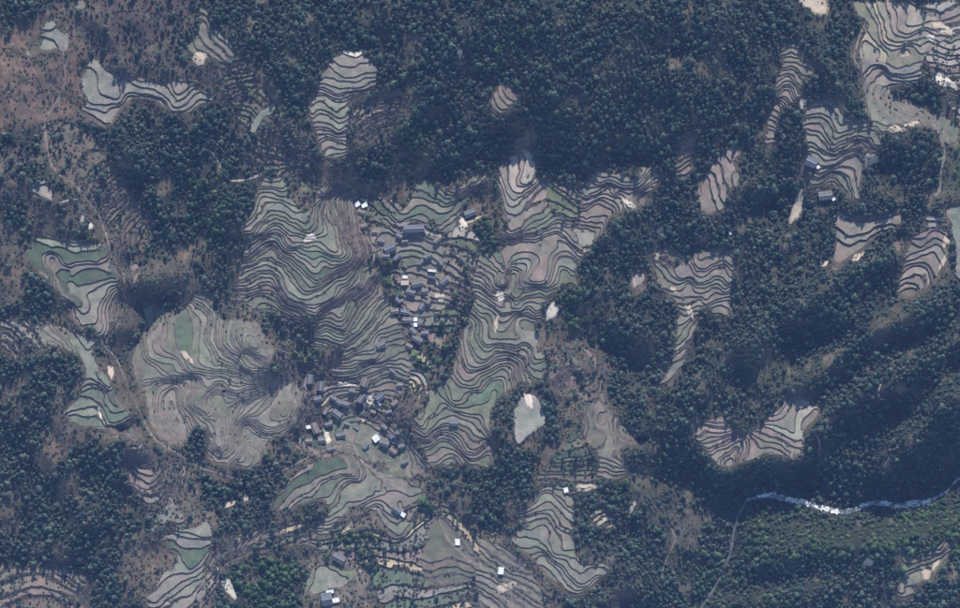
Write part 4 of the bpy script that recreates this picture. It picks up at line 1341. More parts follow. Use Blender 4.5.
for u, v, a, b, rot, mt, lab in KNOLLS:
    ca_, sa_ = math.cos(R(-rot)), math.sin(R(-rot))
    g = np.random.default_rng(int(u * 7 + v))
    ph = g.uniform(0, 6.28, 3); NR, NA = 6, 30
    c0 = np.array(to_world(u, v, ground_h(u, v)))
    vs = []; fs = []
    for r_ in range(NR + 1):
        for s_ in range(NA):
            th = 2 * math.pi * s_ / NA
            wob = 1 + .20 * math.sin(2 * th + ph[0]) + .14 * math.sin(3 * th + ph[1]) + .10 * math.sin(5 * th + ph[2])
            f = (r_ / NR) * wob * 1.32 * (1 + (.10 * g.normal() if r_ >= NR - 1 else 0))
            x_, y_ = math.cos(th) * a * f, math.sin(th) * b * f
            uu, vv = u + x_ * ca_ - y_ * sa_, v + x_ * sa_ + y_ * ca_
            q_ = r_ / NR
            up = (1 - q_ ** 2) * min(.8, b * .10) + 0.22 + g.normal(0, .06) - (0.9 if r_ == NR else 0)
            vs.append(np.array(to_world(uu, vv, ground_h(uu, vv) + up)) - c0)
    for r_ in range(NR):
        for s_ in range(NA):
            fs.append((r_ * NA + s_, r_ * NA + (s_ + 1) % NA, (r_ + 1) * NA + (s_ + 1) % NA, (r_ + 1) * NA + s_))
    o = link_py('bare_ground', vs, fs, mt, smooth=True)
    ra = o.data.attributes.new('rim', 'FLOAT', 'POINT')
    ra.data.foreach_set('value', np.repeat(np.arange(NR + 1) / NR, NA).astype(np.float32))
    o.location = tuple(c0)
    tag(o, lab, 'bare ground')

# ---------------------------------------------------------------- houses
M_plaster = mottled('mud_plaster', (.30, .25, .20), (.46, .40, .33), 0.6, 0.9, 3)
M_white = mottled('white_sheet_roof', (.45, .47, .49), (.68, .69, .70), 0.5, 0.5, 2)
M_slate = mottled('slate_tile', (.075, .08, .092), (.14, .147, .158), 0.5, 0.7, 2.2)
M_slate2 = mottled('blue_grey_tile', (.065, .08, .105), (.13, .148, .175), 0.5, 0.7, 2.2)
M_rust = mottled('brown_tile', (.11, .09, .085), (.20, .165, .15), 0.5, 0.8, 2.2)
M_wood = mottled('dark_timber', (.05, .035, .025), (.10, .075, .055), 1.0, 0.7, 4)
mg, ng, lg, bgm = new_mat('window_glass', 0.08)
bgm.inputs['Base Color'].default_value = (.03, .035, .04, 1)
M_glass = mg
def box_v(x0, x1, y0, y1, z0, z1):
    v = [(x, y, z) for z in (z0, z1) for y in (y0, y1) for x in (x0, x1)]
    f = [(0, 2, 3, 1), (4, 5, 7, 6), (0, 1, 5, 4), (1, 3, 7, 5), (3, 2, 6, 7), (2, 0, 4, 6)]
    return v, f
def prism(poly_xz, y0, y1):
    n = len(poly_xz)
    v = [(x, y0, z) for x, z in poly_xz] + [(x, y1, z) for x, z in poly_xz]
    f = [tuple(range(n)), tuple(range(2 * n - 1, n - 1, -1))] + [(i + n, (i + 1) % n + n, (i + 1) % n, i) for i in range(n)]
    return v, f
def house(name, label, cat, u, v, L, Wd, rot, roof, kind='gable', hwall=4.2, group='houses of the hill village'):
    cs = math.cos(R(rot)); sn = math.sin(R(rot))
    hh = [ground_h(u + dx * cs - dy * sn, v - dx * sn - dy * cs) for dx in (-L / 2, 0, L / 2) for dy in (-Wd / 2, 0, Wd / 2)]
    base = min(max(hh) - 1.5, float(np.mean(hh)) + .3)
    x, y, z = to_world(u, v, base)
    e = empty(name, (float(x), float(y), float(z)), R(rot))
    tag(e, label, cat, group)
    l2, w2 = L / 2 - .55, Wd / 2 - .55
    if kind == 'gable':
        rise = Wd * .30
        link_py('wall', *prism([(-w2, -4), (w2, -4), (w2, hwall), (0, hwall + rise * w2 / (Wd / 2)), (-w2, hwall)], -l2, l2), M_plaster, e).rotation_euler = (0, 0, R(90))
        for s in (-1, 1):
            th = .22
            ro = link_py('roof', [(-L / 2, 0, hwall + rise + .1), (L / 2, 0, hwall + rise + .1), (L / 2, s * Wd / 2, hwall + .1 - .12), (-L / 2, s * Wd / 2, hwall + .1 - .12),
                           (-L / 2, 0, hwall + rise + .1 + th), (L / 2, 0, hwall + rise + .1 + th), (L / 2, s * (Wd / 2 + .05), hwall + .1 - .12 + th), (-L / 2, s * (Wd / 2 + .05), hwall + .1 - .12 + th)],
                          [(0, 1, 2, 3), (7, 6, 5, 4), (4, 5, 1, 0), (5, 6, 2, 1), (6, 7, 3, 2), (7, 4, 0, 3)], roof, e)
            # tile courses: raised battens of tiles running down the slope
            nb = max(4, int(L / 1.1)); vs = []; fs = []
            for k in range(nb):
                xa = -L / 2 + (k + .2) * L / nb; xb = xa + L / nb * .45
                a_ = [(xa, s * .15, hwall + rise + .1 + th - .03), (xb, s * .15, hwall + rise + .1 + th - .03), (xb, s * Wd / 2, hwall - .02 + th + .02), (xa, s * Wd / 2, hwall - .02 + th + .02)]
                o_ = len(vs); vs += a_ + [(p[0], p[1], p[2] + .10) for p in a_]
                fs += [tuple(o_ + i for i in f) for f in ((7, 6, 5, 4), (4, 5, 1, 0), (5, 6, 2, 1), (6, 7, 3, 2), (7, 4, 0, 3))]
            link_py('tile_course', vs, fs, roof, ro)
        link_py('ridge_cap', *box_v(-L / 2 - .05, L / 2 + .05, -.28, .28, hwall + rise + .22, hwall + rise + .52), M_stonecap, e)
    else:
        link_py('wall', *box_v(-l2, l2, -w2, w2, -4, hwall), M_plaster, e)
        link_py('roof_slab', *box_v(-L / 2, L / 2, -Wd / 2, Wd / 2, hwall, hwall + .25), roof, e)
        pz = hwall + .25
        for a_ in ((-L / 2, L / 2, -Wd / 2, -Wd / 2 + .18), (-L / 2, L / 2, Wd / 2 - .18, Wd / 2), (-L / 2, -L / 2 + .18, -Wd / 2 + .18, Wd / 2 - .18), (L / 2 - .18, L / 2, -Wd / 2 + .18, Wd / 2 - .18)):
            link_py('parapet', *box_v(*a_, pz, pz + (.45 if L > 5 else .15)), roof, e)
    dr = link_py('door', *box_v(-.55, .55, -w2 - .08, -w2 - .002, 0, 2.1), M_wood, e)
    link_py('handle', *box_v(.34, .42, -w2 - .13, -w2 - .08, 1.0, 1.12), M_glass, dr)
    if L > 5.5:
        for xx in (-L * .28, L * .28):
            wn_ = link_py('window', *box_v(xx - .55, xx + .55, -w2 - .07, -w2 - .002, 1.0, 2.2), M_wood, e)
            link_py('pane', *box_v(xx - .42, xx + .42, -w2 - .10, -w2 - .07, 1.12, 2.08), M_glass, wn_)
    return e
M_stonecap = mottled('ridge_mortar', (.22, .22, .23), (.34, .34, .34), 1, 0.9, 3)
HOUSES = [
 ('farmhouse', 'long slate-roofed farmhouse at the head of the village, below green paddies', 'house', 414, 228.5, 26, 9.5, 2, M_slate2, 'gable'),
 ('farmhouse', 'blue-grey roofed farmhouse with a bright yard below its left corner', 'house', 470, 213, 14, 9, 22, M_slate2, 'gable'),
 ('farmhouse', 'blue-grey roofed house just below the long slate farmhouse', 'house', 390, 248, 15, 10, 22, M_slate2, 'gable'),
 ('hut', 'left one of two small bright white roofs at the top of the village', 'hut', 357.5, 204, 5.5, 4.5, 35, M_white, 'flat'),
 ('hut', 'right one of two small bright white roofs at the top of the village', 'hut', 364.5, 205, 6, 4.5, 20, M_white, 'flat'),
 ('shed', 'dark little shed below the two bright white roofs', 'shed', 361, 212, 7, 5, -20, M_rust, 'gable'),
 ('hut', 'dark hut beside the path above the village', 'hut', 364, 226, 6, 5, 15, M_rust, 'gable'),
 ('hut', 'long white sheet roof, upper of two, in the upper village', 'hut', 432, 270.5, 10, 3, -7, M_white, 'flat'),
 ('hut', 'long white sheet roof, lower of two, in the upper village', 'hut', 432, 277, 11, 3, -7, M_slate2, 'flat'),
 ('farmhouse', 'dark slate house left of the white sheet roofs', 'house', 417, 283.5, 14, 9, 12, M_slate, 'gable'),
 ('farmhouse', 'dark slate house below the other one near the pink hut', 'house', 411, 292, 11, 8, -15, M_slate, 'gable'),
 ('hut', 'pinkish flat hut left of the dark slate house', 'hut', 405, 282.5, 8, 5, 2, M_plaster, 'flat'),
 ('hut', 'small pale hut above the pinkish flat hut', 'hut', 405, 277, 5, 3, 2, M_white, 'flat'),
 ('farmhouse', 'dark house with two white squares at its right side', 'house', 407, 320, 11, 8, 0, M_slate, 'gable'),
 ('hut', 'upper of two tiny white square roofs beside a dark house', 'hut', 415.5, 319.3, 4, 4, 0, M_white, 'flat'),
 ('hut', 'lower of two tiny white square roofs beside a dark house', 'hut', 415.5, 324.7, 4, 4, 0, M_white, 'flat'),
 ('farmhouse', 'slanting dark house above the bright green trees', 'house', 417, 339, 14, 8, -30, M_slate, 'gable'),
 ('farmhouse', 'dark house standing among the lower narrow terraces', 'house', 381, 345, 11, 8, 25, M_slate, 'gable'),
 ('shed', 'brown shed at the left foot of the largest terraces', 'shed', 365, 382, 9, 8, 70, M_rust, 'gable'),
 ('farmhouse', 'slate house left of the pale yard in the lower village', 'house', 362, 398, 13, 8, 52, M_slate, 'gable'),
 ('farmhouse', 'blue-grey house right of the pale yard in the lower village', 'house', 380, 397, 11, 9, 35, M_slate2, 'gable'),
 ('hut', 'white strip roof at the lower corner of the blue-grey house', 'hut', 379, 403, 5, 2.4, -50, M_white, 'flat'),
 ('farmhouse', 'slate house at the left end of the village, upper left of a pair', 'house', 310, 379, 12, 8, 82, M_slate2, 'gable'),
 ('farmhouse', 'slate house at the left end of the village, lower right of a pair', 'house', 321, 386, 12, 9, 85, M_slate, 'gable'),
 ('farmhouse', 'dark house alone in the green middle of the lower village', 'house', 337, 414, 12, 9, -35, M_slate, 'gable'),
 ('farmhouse', 'brown-roofed house above the pale yard, lower left of the village', 'house', 315, 428, 14, 9, -65, M_rust, 'gable'),
 ('farmhouse', 'dark house left of the pale yard, lowest of its cluster', 'house', 322, 440, 10, 9, 5, M_slate, 'gable'),
 ('farmhouse', 'low dark house between the pale yard and the white square roof', 'house', 341, 435, 12, 7, 12, M_slate, 'gable'),
 ('hut', 'tiny whitish hut left of the brown-roofed house', 'hut', 308.5, 427, 4.5, 3.5, 10, M_white, 'flat'),
 ('hut', 'bright white square roof turned on its corner in the lower village', 'hut', 376, 438, 7, 7, 40, M_white, 'flat'),
 ('farmhouse', 'dark house touching the white square roof', 'house', 384, 443, 13, 9, -20, M_slate, 'gable'),
 ('hut', 'pale blue hut right of the white square roof', 'hut', 391.5, 436, 5, 5, 35, M_slate2, 'flat'),
 ('farmhouse', 'lone grey-roofed house among green terraces right of the village', 'house', 454, 423, 11, 8, -3, M_slate2, 'gable'),
 ('farmhouse', 'dark farmhouse beside a white roof on the pale fields below the village', 'house', 396.5, 509.5, 12, 8, -38, M_slate, 'gable'),
 ('hut', 'bright white roof on the pale fields below the village', 'hut', 402, 513.5, 8, 4.5, -38, M_white, 'flat'),
 ('hut', 'small white hut at the edge of the rough plots, bottom centre', 'hut', 457.5, 542, 5, 6.5, 0, M_white, 'flat'),
 ('farmhouse', 'dark slate house above the pond-like paddy at the bottom', 'house', 339, 558, 16, 11, -28, M_slate, 'gable'),
 ('farmhouse', 'large dark farmhouse at the bottom edge below the pond-like paddy', 'house', 327, 599, 14, 16, 8, M_slate2, 'gable'),
 ('hut', 'upper of two white roofs on the bottom farmhouse yard', 'hut', 330, 591.5, 10, 4.5, 8, M_white, 'flat'),
 ('hut', 'lower of two white roofs on the bottom farmhouse yard', 'hut', 336, 600, 7, 5, 8, M_white, 'flat'),
 ('hut', 'white hut on worn pale plots near the bottom edge', 'hut', 501, 570.5, 5.5, 7.5, -8, M_white, 'flat'),
 ('hut', 'tiny white hut right of the other on the worn plots', 'hut', 518, 566, 3.5, 3, 20, M_slate2, 'flat'),
 ('hut', 'small white hut at the top of the S-shaped terraces', 'hut', 566, 490, 4.5, 5, 15, M_white, 'flat'),
 ('farmhouse', 'blue-grey house with a white spot, upper of two at right', 'house', 811, 162, 14, 12, -25, M_slate2, 'gable'),
 ('farmhouse', 'slate house below zigzag terraces, lower of two at right', 'house', 825, 195.5, 17, 11, 8, M_slate, 'gable'),
 ('hut', 'white hut at the right corner of the upper house at right', 'hut', 818, 167, 3.5, 3, 25, M_white, 'flat'),
 ('hut', 'white hut at the right end of the lower house at right', 'hut', 833.5, 199, 3.5, 3, 30, M_white, 'flat'),
 ('hut', 'tiny white hut in the wood above the wavy terraces', 'hut', 730, 233, 3, 3, 0, M_white, 'flat')]
small = [('lower', 'small grey-roofed house packed among the lower village plots', '345,404 352,391 333,398 326,411 318,399 356,428 366,446 393,451 399,431 402,446 331,449 309,441 373,412 389,412 395,403 400,385 392,371 347,424 329,424 384,427 405,462 338,402'),
         ('upper', 'small grey-roofed house packed among the upper village plots', '399,236 405,241 397,257 421,262 425,291 429,301 398,300 395,311 405,312 413,331 425,333 409,346 437,240 381,241 375,232 440,262 444,281 422,306 386,256 428,256')]
gs = np.random.default_rng(17)
ALIAS = {414: 'long slate farmhouse', 470: 'farmhouse with the bright yard', 390: 'house below the long slate farmhouse', 364.5: 'two bright white roofs', 432: 'long white sheet roofs', 411: 'slate house near the pink hut', 405: 'pinkish flat hut',
         407: 'dark house with two white squares', 381: 'dark house among narrow terraces', 365: 'brown shed below the largest terraces', 362: 'slate house by the pale yard', 380: 'blue-grey house by the pale yard', 310: 'pair at the left end of the village', 337: 'dark house in the green middle',
         315: 'brown-roofed house above the lower yard', 322: 'dark house beside the lower yard', 341: 'low dark house', 376: 'bright white square roof', 384: 'dark house touching the white square', 391.5: 'pale blue hut'}
RN = {}
BASE = [h for h in HOUSES if h[3] in ALIAS]
for zone, lab, pts in small:
    for u, v in P(pts):
        L = gs.uniform(5.6, 8.5)
        rf = gs.integers(4)
        nb = min(BASE, key=lambda h: (h[3] - u) ** 2 + (h[4] - v) ** 2)
        du_, dv_ = u - nb[3], v - nb[4]
        where = ('right of' if du_ > 0 else 'left of') if abs(du_) > abs(dv_) else ('below' if dv_ > 0 else 'above')
        lab = 'small %s house %s the %s, %s village' % (['slate', 'blue-grey', 'brown-roofed', 'dark'][rf], where, ALIAS[nb[3]], zone)
        HOUSES.append(('village_house', lab, 'house', u, v, L, L * gs.uniform(.62, .8), gs.uniform(-60, 60), [M_slate, M_slate2, M_rust, M_slate][rf], 'gable'))
for name, lab, cat, u, v, L, Wd, rot, roof, kind in HOUSES:
    if L > 9:
        L, Wd = L * .80, Wd * .80
    house(name, lab, cat, u, v, L, Wd, rot, roof, kind, 4.4 if L > 9 else (3.2 if L > 6 else 2.6),
          'houses packed in the %s village' % ('lower' if lab.endswith('lower village') else 'upper') if name == 'village_house' else 'houses of the hill village')

# ---------------------------------------------------------------- trees
def leaf_material(name, dark, mid, light):
    m, n, l, b = new_mat(name, 0.7)
    oi = n.new('ShaderNodeObjectInfo')
    a = noise_node(n, l, 0.9, 3, 0.6, 'Object')
    r = ramp(n, l, a.outputs['Fac'], [(0.30, dark), (0.52, mid), (0.74, light)])
    rr = ramp(n, l, oi.outputs['Random'], [(0.0, (.5, .58, .60)), (0.45, (.95, .97, .95)), (0.8, (1.35, 1.3, 1.2)), (1.0, (1.9, 1.7, 1.5))])
    l.new(mixc(n, l, 'MULTIPLY', 1.0, r.outputs['Color'], rr.outputs['Color']), b.inputs['Base Color'])
    return m
L_dark = leaf_material('dark_forest_leaf', (.040, .066, .058), (.074, .115, .096), (.12, .162, .132))
L_bright = leaf_material('fresh_green_leaf', (.038, .072, .038), (.07, .12, .06), (.11, .165, .085))
L_dry = leaf_material('dry_scrub_leaf', (.04, .04, .034), (.072, .066, .054), (.115, .10, .082))
M_bark = mottled('bark', (.05, .04, .03), (.12, .10, .08), 2.0, 0.95, 6)
def crown_mesh(name, seed, mat, shape, nleaf=130):
    g = np.random.default_rng(seed)
    vs = []; fs = []
    ph = g.uniform(0, 6.28, 4)
    for k in range(nleaf):
        t = g.uniform(0, 1) ** (1.0 if shape == 'cone' else 0.8)
        th = g.uniform(0, 6.2832)
        if shape == 'cone':        # pointed fir-like crown
            z = .22 + .78 * t; rad = (1 - t) ** .8 * .5 * (1 + .22 * math.sin(3 * th + ph[0]) + .15 * math.sin(t * 25 + ph[1])) + .03
        elif shape == 'dome':      # broad round crown of several clumps
            z = .40 + .60 * t; rad = .5 * math.sqrt(max(0.02, 1 - (2 * t - .75) ** 2 / 1.6)) * (1 + .22 * math.sin(3 * th + ph[0]) + .16 * math.sin(5 * th + ph[1] + 6 * t))
        else:                      # low bush
            z = .08 + .92 * t; rad = .5 * math.sqrt(max(0.03, 1 - t ** 2)) * (1 + .26 * math.sin(2 * th + ph[0]) + .2 * math.sin(5 * th + ph[1]))
        rad *= math.sqrt(g.uniform(.30, 1.0)) if g.random() < .5 else g.uniform(.85, 1.12)
        c = np.array([math.cos(th) * rad, math.sin(th) * rad, z])
        nrm = np.array([math.cos(th), math.sin(th), g.uniform(.1, 1.3)]) + g.normal(0, .45, 3)
        nrm /= np.linalg.norm(nrm)
        a = np.cross(nrm, [0, 0, 1.0]) + 1e-3; a /= np.linalg.norm(a); b = np.cross(nrm, a)
        s1 = g.uniform(.09, .17); s2 = g.uniform(.05, .10) * (1.0 if shape == 'cone' else 1.3)
        o = len(vs)
        for p, q in ((-1, -.7), (.2, -1), (1, .1), (.1, 1), (-.9, .6)):
            vs.append(c + a * s1 * p + b * s2 * q - np.array([0, 0, .03]) * abs(p))
        fs.append((o, o + 1, o + 2, o + 3, o + 4))
    prof = {'cone': [(.24, .30), (.42, .33), (.64, .20), (.98, .02)], 'dome': [(.38, .16), (.52, .36), (.74, .37), (.93, .18), (.98, .02)], 'bush': [(.02, .34), (.35, .38), (.70, .26), (.93, .03)]}[shape]
    o = len(vs); n = 8                                   # the dense inside of the crown
    for z, r in prof:
        for k in range(n):
            th = 6.2832 * k / n
            vs.append(np.array([math.cos(th), math.sin(th), 0]) * r * g.uniform(.72, 1.25) + [0, 0, z + g.normal(0, .025)])
    for a in range(len(prof) - 1):
        for k in range(n):
            fs.append((o + a * n + k, o + a * n + (k + 1) % n, o + (a + 1) * n + (k + 1) % n, o + (a + 1) * n + k))
    me = bpy.data.meshes.new(name)
    me.from_pydata([tuple(v) for v in vs], [], fs)
    me.materials.append(mat); me.update()
    return me
def trunk_mesh(name, seed, top):
    g = np.random.default_rng(seed)
    vs = []; fs = []
    rings = [(0 - .25, .045), (.12, .034), (.35, .026), (top, .010)]
    n = 6; ox = oy = 0
    for z, r in rings:
        for k in range(n):
            th = 6.2832 * k / n
            vs.append((ox + math.cos(th) * r, oy + math.sin(th) * r, z))
        ox += g.normal(0, .01); oy += g.normal(0, .01)
    for a in range(len(rings) - 1):
        for k in range(n):
            fs.append((a * n + k, a * n + (k + 1) % n, (a + 1) * n + (k + 1) % n, (a + 1) * n + k))
    for q in range(4):             # limbs
        th = q * 1.57 + g.uniform(-.5, .5); z0 = g.uniform(.3, top * .8); L = g.uniform(.18, .32)
        d = np.array([math.cos(th), math.sin(th), .5]); s = np.array([-math.sin(th), math.cos(th), 0]) * .012
        p0 = np.array([0, 0, z0]); p1 = p0 + d * L; o = len(vs)
        vs += [tuple(p0 - s), tuple(p0 + s), tuple(p0 + [0, 0, .03]), tuple(p1)]
        fs += [(o, o + 1, o + 3), (o + 1, o + 2, o + 3), (o + 2, o, o + 3)]
    me = bpy.data.meshes.new(name)
    me.from_pydata([tuple(v) for v in vs], [], fs)
    me.materials.append(M_bark); me.update()
    return me
KINDS = {}
for kd, mat, shape, top, nl in (('dark', L_dark, 'cone', .8, 120), ('dome', L_dark, 'dome', .7, 120), ('bright', L_bright, 'dome', .7, 130), ('dry', L_dry, 'bush', .5, 90)):
    KINDS[kd] = [(crown_mesh('crown_' + kd, 10 * i + len(kd), mat, shape, nl), trunk_mesh('trunk_' + kd, i + 3, top)) for i in range(3)]

# where trees stand: jittered over the woods, thinned over scrub, none on fields, water, yards, roofs
BRIGHT = ['190,175 215,170 232,205 225,245 205,240 195,210', '425,345 445,320 452,335 430,375 412,385 408,368', '488,205 505,210 498,235 482,240 472,225', '535,260 560,270 580,300 560,310 545,290',
 '745,505 800,512 850,520 960,490 975,560 880,560 800,560 740,560', '600,475 640,480 660,510 620,505', '250,550 300,560 300,612 235,612 235,580', '320,535 380,530 385,560 330,560', '445,260 470,265 465,290 448,285',
 '380,255 410,262 408,280 392,285', '300,330 325,345 320,365 300,355', '690,560 740,575 790,600 790,622 690,622', '255,110 280,118 275,140 258,140', '395,120 440,130 430,165 395,165', '505,20 540,30 520,60 495,55', '560,285 600,300 590,340 560,330', '945,150 976,140 976,200 950,195']
bright_m = np.zeros(Hb.shape)
for p in BRIGHT:
    bright_m = np.maximum(bright_m, blur(fill_poly(P(p), bu, bv), 4))
clump = vnoise(bu, bv, 14, 41); tone = vnoise(bu, bv, 26, 42)
sp = 3.1
tu_, tv_ = np.meshgrid(np.arange(-100, 1062, sp), np.arange(-100, 710, sp))
tu_ = (tu_ + rng.uniform(-.5, .5, tu_.shape) * sp * .95).ravel(); tv_ = (tv_ + rng.uniform(-.5, .5, tv_.shape) * sp * .95).ravel()
bi = np.clip(((tu_ - bu[0]) / 2).round().astype(int), 0, len(bu) - 1); bj = np.clip(((tv_ - bv[0]) / 2).round().astype(int), 0, len(bv) - 1)
pr = dens[bj, bi] * np.clip(.90 + .25 * clump[bj, bi], .25, 1.0)
pr = np.where(tk[bj, bi] > .40 + .28 * np.tanh(clump[bj, bi]) * rng.random(len(pr)), 0, pr); pr = np.where(rdist[bj, bi] < np.where(tu_ < 746, 2.2, 4.2), 0, pr)
keep = rng.random(len(pr)) < pr
clear = np.ones(len(tu_), bool)
for name, lab, cat, u, v, L, Wd, rot, roof, kind in HOUSES:
    clear &= np.hypot(tu_ - u, tv_ - v) > max(L, Wd) * .62
for u, v, a, b, rot, mt, lab in KNOLLS:
    ca_, sa_ = math.cos(R(rot)), math.sin(R(rot)); du = tu_ - u; dv = tv_ - v
    clear &= ((du * ca_ - dv * sa_) / (a * 1.1 + 1.2)) ** 2 + ((du * sa_ + dv * ca_) / (b * 1.1 + 1.2)) ** 2 > 1
for pts, w, mt in PATHS:
    for a, b in zip(pts[:-1], pts[1:]):
        dx, dy = b[0] - a[0], b[1] - a[1]
        t = np.clip(((tu_ - a[0]) * dx + (tv_ - a[1]) * dy) / (dx * dx + dy * dy), 0, 1)
        clear &= np.hypot(tu_ - a[0] - t * dx, tv_ - a[1] - t * dy) > w * .5 + 1.0
sel = np.flatnonzero(keep & clear)
tu_, tv_, bi, bj = tu_[sel], tv_[sel], bi[sel], bj[sel]
dn = dens[bj, bi]; br = bright_m[bj, bi]
kind_i = np.where(rng.random(len(tu_)) < br * .8, 2, np.where(rng.random(len(tu_)) < np.clip(1.15 - dn * 1.1, .06, .8), 3, np.where(rng.random(len(tu_)) < .5 + .3 * np.tanh(tone[bj, bi]), 0, 1)))
diam = np.where(kind_i == 3, rng.uniform(1.5, 2.8, len(tu_)), np.where(kind_i == 2, 2.7 * np.exp(rng.normal(0, .34, len(tu_))), 2.4 * np.exp(rng.normal(0, .37, len(tu_))))) * (1 + .10 * np.tanh(clump[bj, bi]))
diam = np.clip(diam, 1.3, 5.6)
hgt = np.where(kind_i == 3, diam * rng.uniform(.6, .9, len(tu_)), np.where(kind_i == 0, diam * rng.uniform(1.9, 2.7, len(tu_)), diam * rng.uniform(1.4, 2.0, len(tu_))))
# single trees one can point at in the open: u, v, crown width, height, kind
LONE = [(895, 91, 4.4, 11, 0), (902, 92, 4.2, 12, 0), (909, 93, 4.4, 11, 0), (917, 95, 4.2, 12, 0), (925, 96, 4.4, 11, 0), (933, 99, 4.4, 12, 0), (941, 102, 4.2, 12, 0), (949, 104, 4.4, 12, 0), (957, 107, 4.2, 11, 0), (956, 119, 4, 9, 0),
 (141, 65, 4.2, 10, 0), (147, 68, 4, 10, 0), (163, 69, 4.2, 10, 0), (168, 71, 4, 10, 0), (173, 70, 4.4, 10, 0), (905, 43, 4.2, 5, 1), (875, 49, 2.6, 3.5, 1), (921, 29, 3.0, 4, 1), (890, 106, 2.2, 3, 1), (266, 325, 4.6, 6, 1), (388, 281, 7, 7, 2), (383, 264, 8, 6, 3), (414, 355, 7, 6, 2),
 (267, 342, 2.6, 4, 1), (273, 343, 2.8, 4, 1), (279, 352, 3, 4, 1), (275, 356, 2.6, 4, 1), (447, 490, 8, 8, 0), (454, 484, 8, 9, 0), (423, 500, 9, 8, 2), (430, 506, 8, 8, 2), (453, 502, 8, 7, 3)]
lw = np.array(LONE)
tu_ = np.r_[tu_, lw[:, 0]]; tv_ = np.r_[tv_, lw[:, 1]]; diam = np.r_[diam, lw[:, 2]]; hgt = np.r_[hgt, lw[:, 3]]; kind_i = np.r_[kind_i, lw[:, 4].astype(int)]
th_ = np.array([ground_h(a, b) for a, b in zip(tu_, tv_)])
tx, ty, tz = to_world(tu_, tv_, th_)
inview = (tu_ > 2) & (tu_ < 958) & (tv_ > 2) & (tv_ < 606)
score = diam + np.where(kind_i == 2, .3, 0); score[-len(lw):] += 20; score[~inview] = -1
single = np.argsort(-score)[:300]
ZONES = [(480, 40, 'in the wide dark forest along the top'), (830, 380, 'on the wooded ridges above the river'), (840, 550, 'in the green wood below the river'), (60, 500, 'in the lower left woods'), (180, 180, 'in the woods at upper left'),
 (620, 280, 'in the woods right of centre'), (420, 320, 'in or beside the village'), (290, 570, 'in the green groves along the bottom edge'), (640, 540, 'in the lower centre woods'), (920, 110, 'near the upper right fields'), (770, 120, 'in the upper right forest')]
KN = ['dark', 'dome', 'bright', 'dry']
KL = ['tall pointed dark tree', 'rounded dark green tree', 'fresh green round tree', 'dry brownish bush']
src = {}
for idx in single:
    ki = KN[kind_i[idx]]; vi = int(rng.integers(3))
    zn = min(ZONES, key=lambda q: (q[0] - tu_[idx]) ** 2 + (q[1] - tv_[idx]) ** 2)[2]
    lab = KL[kind_i[idx]] + ' standing ' + zn
    e = empty('tree' if ki != 'dry' else 'bush', (float(tx[idx]), float(ty[idx]), float(tz[idx])), float(rng.uniform(0, 6.28)))
    tag(e, lab, 'tree' if ki != 'dry' else 'bush', lab + 's')
    s = (float(diam[idx]), float(diam[idx]), float(hgt[idx]))
    cm, tm_ = KINDS[ki][vi]
    for nm, me in (('crown', cm), ('trunk', tm_)):
        o = bpy.data.objects.new(nm, me); col.objects.link(o); o.parent = e; o.scale = s
        src.setdefault((ki, vi, nm), o)
rest = np.ones(len(tu_), bool); rest[single] = False
rest = np.flatnonzero(rest)
for ki in KN:          # make sure each kind has a standing individual to repeat
    for vi in range(3):
        if (ki, vi, 'crown') not in src:
            j = next(r for r in rest if KN[kind_i[r]] == ki and inview[r])
            rest = rest[rest != j]
            e = empty('bush' if ki == 'dry' else 'tree', (float(tx[j]), float(ty[j]), float(tz[j])), 0.3)
            lab = KL[KN.index(ki)] + ' standing ' + min(ZONES, key=lambda q: (q[0] - tu_[j]) ** 2 + (q[1] - tv_[j]) ** 2)[2]
            tag(e, lab, 'bush' if ki == 'dry' else 'tree', lab + 's')
            for nm, me in zip(('crown', 'trunk'), KINDS[ki][vi]):
                o = bpy.data.objects.new(nm, me); col.objects.link(o); o.parent = e; o.scale = (float(diam[j]), float(diam[j]), float(hgt[j]))
                src[(ki, vi, nm)] = o
# undergrowth between the trees
un_n = 52000
uu = rng.uniform(-20, 980, un_n); uv = rng.uniform(-20, 628, un_n)
ui = np.clip(((uu - bu[0]) / 2).round().astype(int), 0, len(bu) - 1); uj = np.clip(((uv - bv[0]) / 2).round().astype(int), 0, len(bv) - 1)
ok = (tk[uj, ui] < .35) & (rdist[uj, ui] > 5) & (rng.random(un_n) < np.clip(1.15 - dens[uj, ui], .2, 1) * np.clip(.6 + .55 * clump[uj, ui], .08, 1))
uu, uv = uu[ok], uv[ok]
bank_c = np.flatnonzero(((cellpid > 0) & (comp == 0)).ravel())
pick_c = rng.choice(bank_c, 3800, replace=False)
wj, wi = np.unravel_index(pick_c, comp.shape)
okb = ww[wj, wi] + rng.normal(0, .6, len(wj)) > .1
n_wild = len(uu)
ej, ei = np.nonzero((tmask > .12) & (tmask < .62))
pe = rng.choice(len(ej), 4600, replace=False)
uu = np.r_[uu, ru[ei[pe]] + rng.uniform(-.5, .5, 4600)]; uv = np.r_[uv, rv[ej[pe]] + rng.uniform(-.5, .5, 4600)]
uu = np.r_[uu, fu[wi[okb]]]; uv = np.r_[uv, fv[wj[okb]]]
uh = np.array([ground_h(a, b) for a, b in zip(uu, uv)])
ux, uy, uz = to_world(uu, uv, uh)

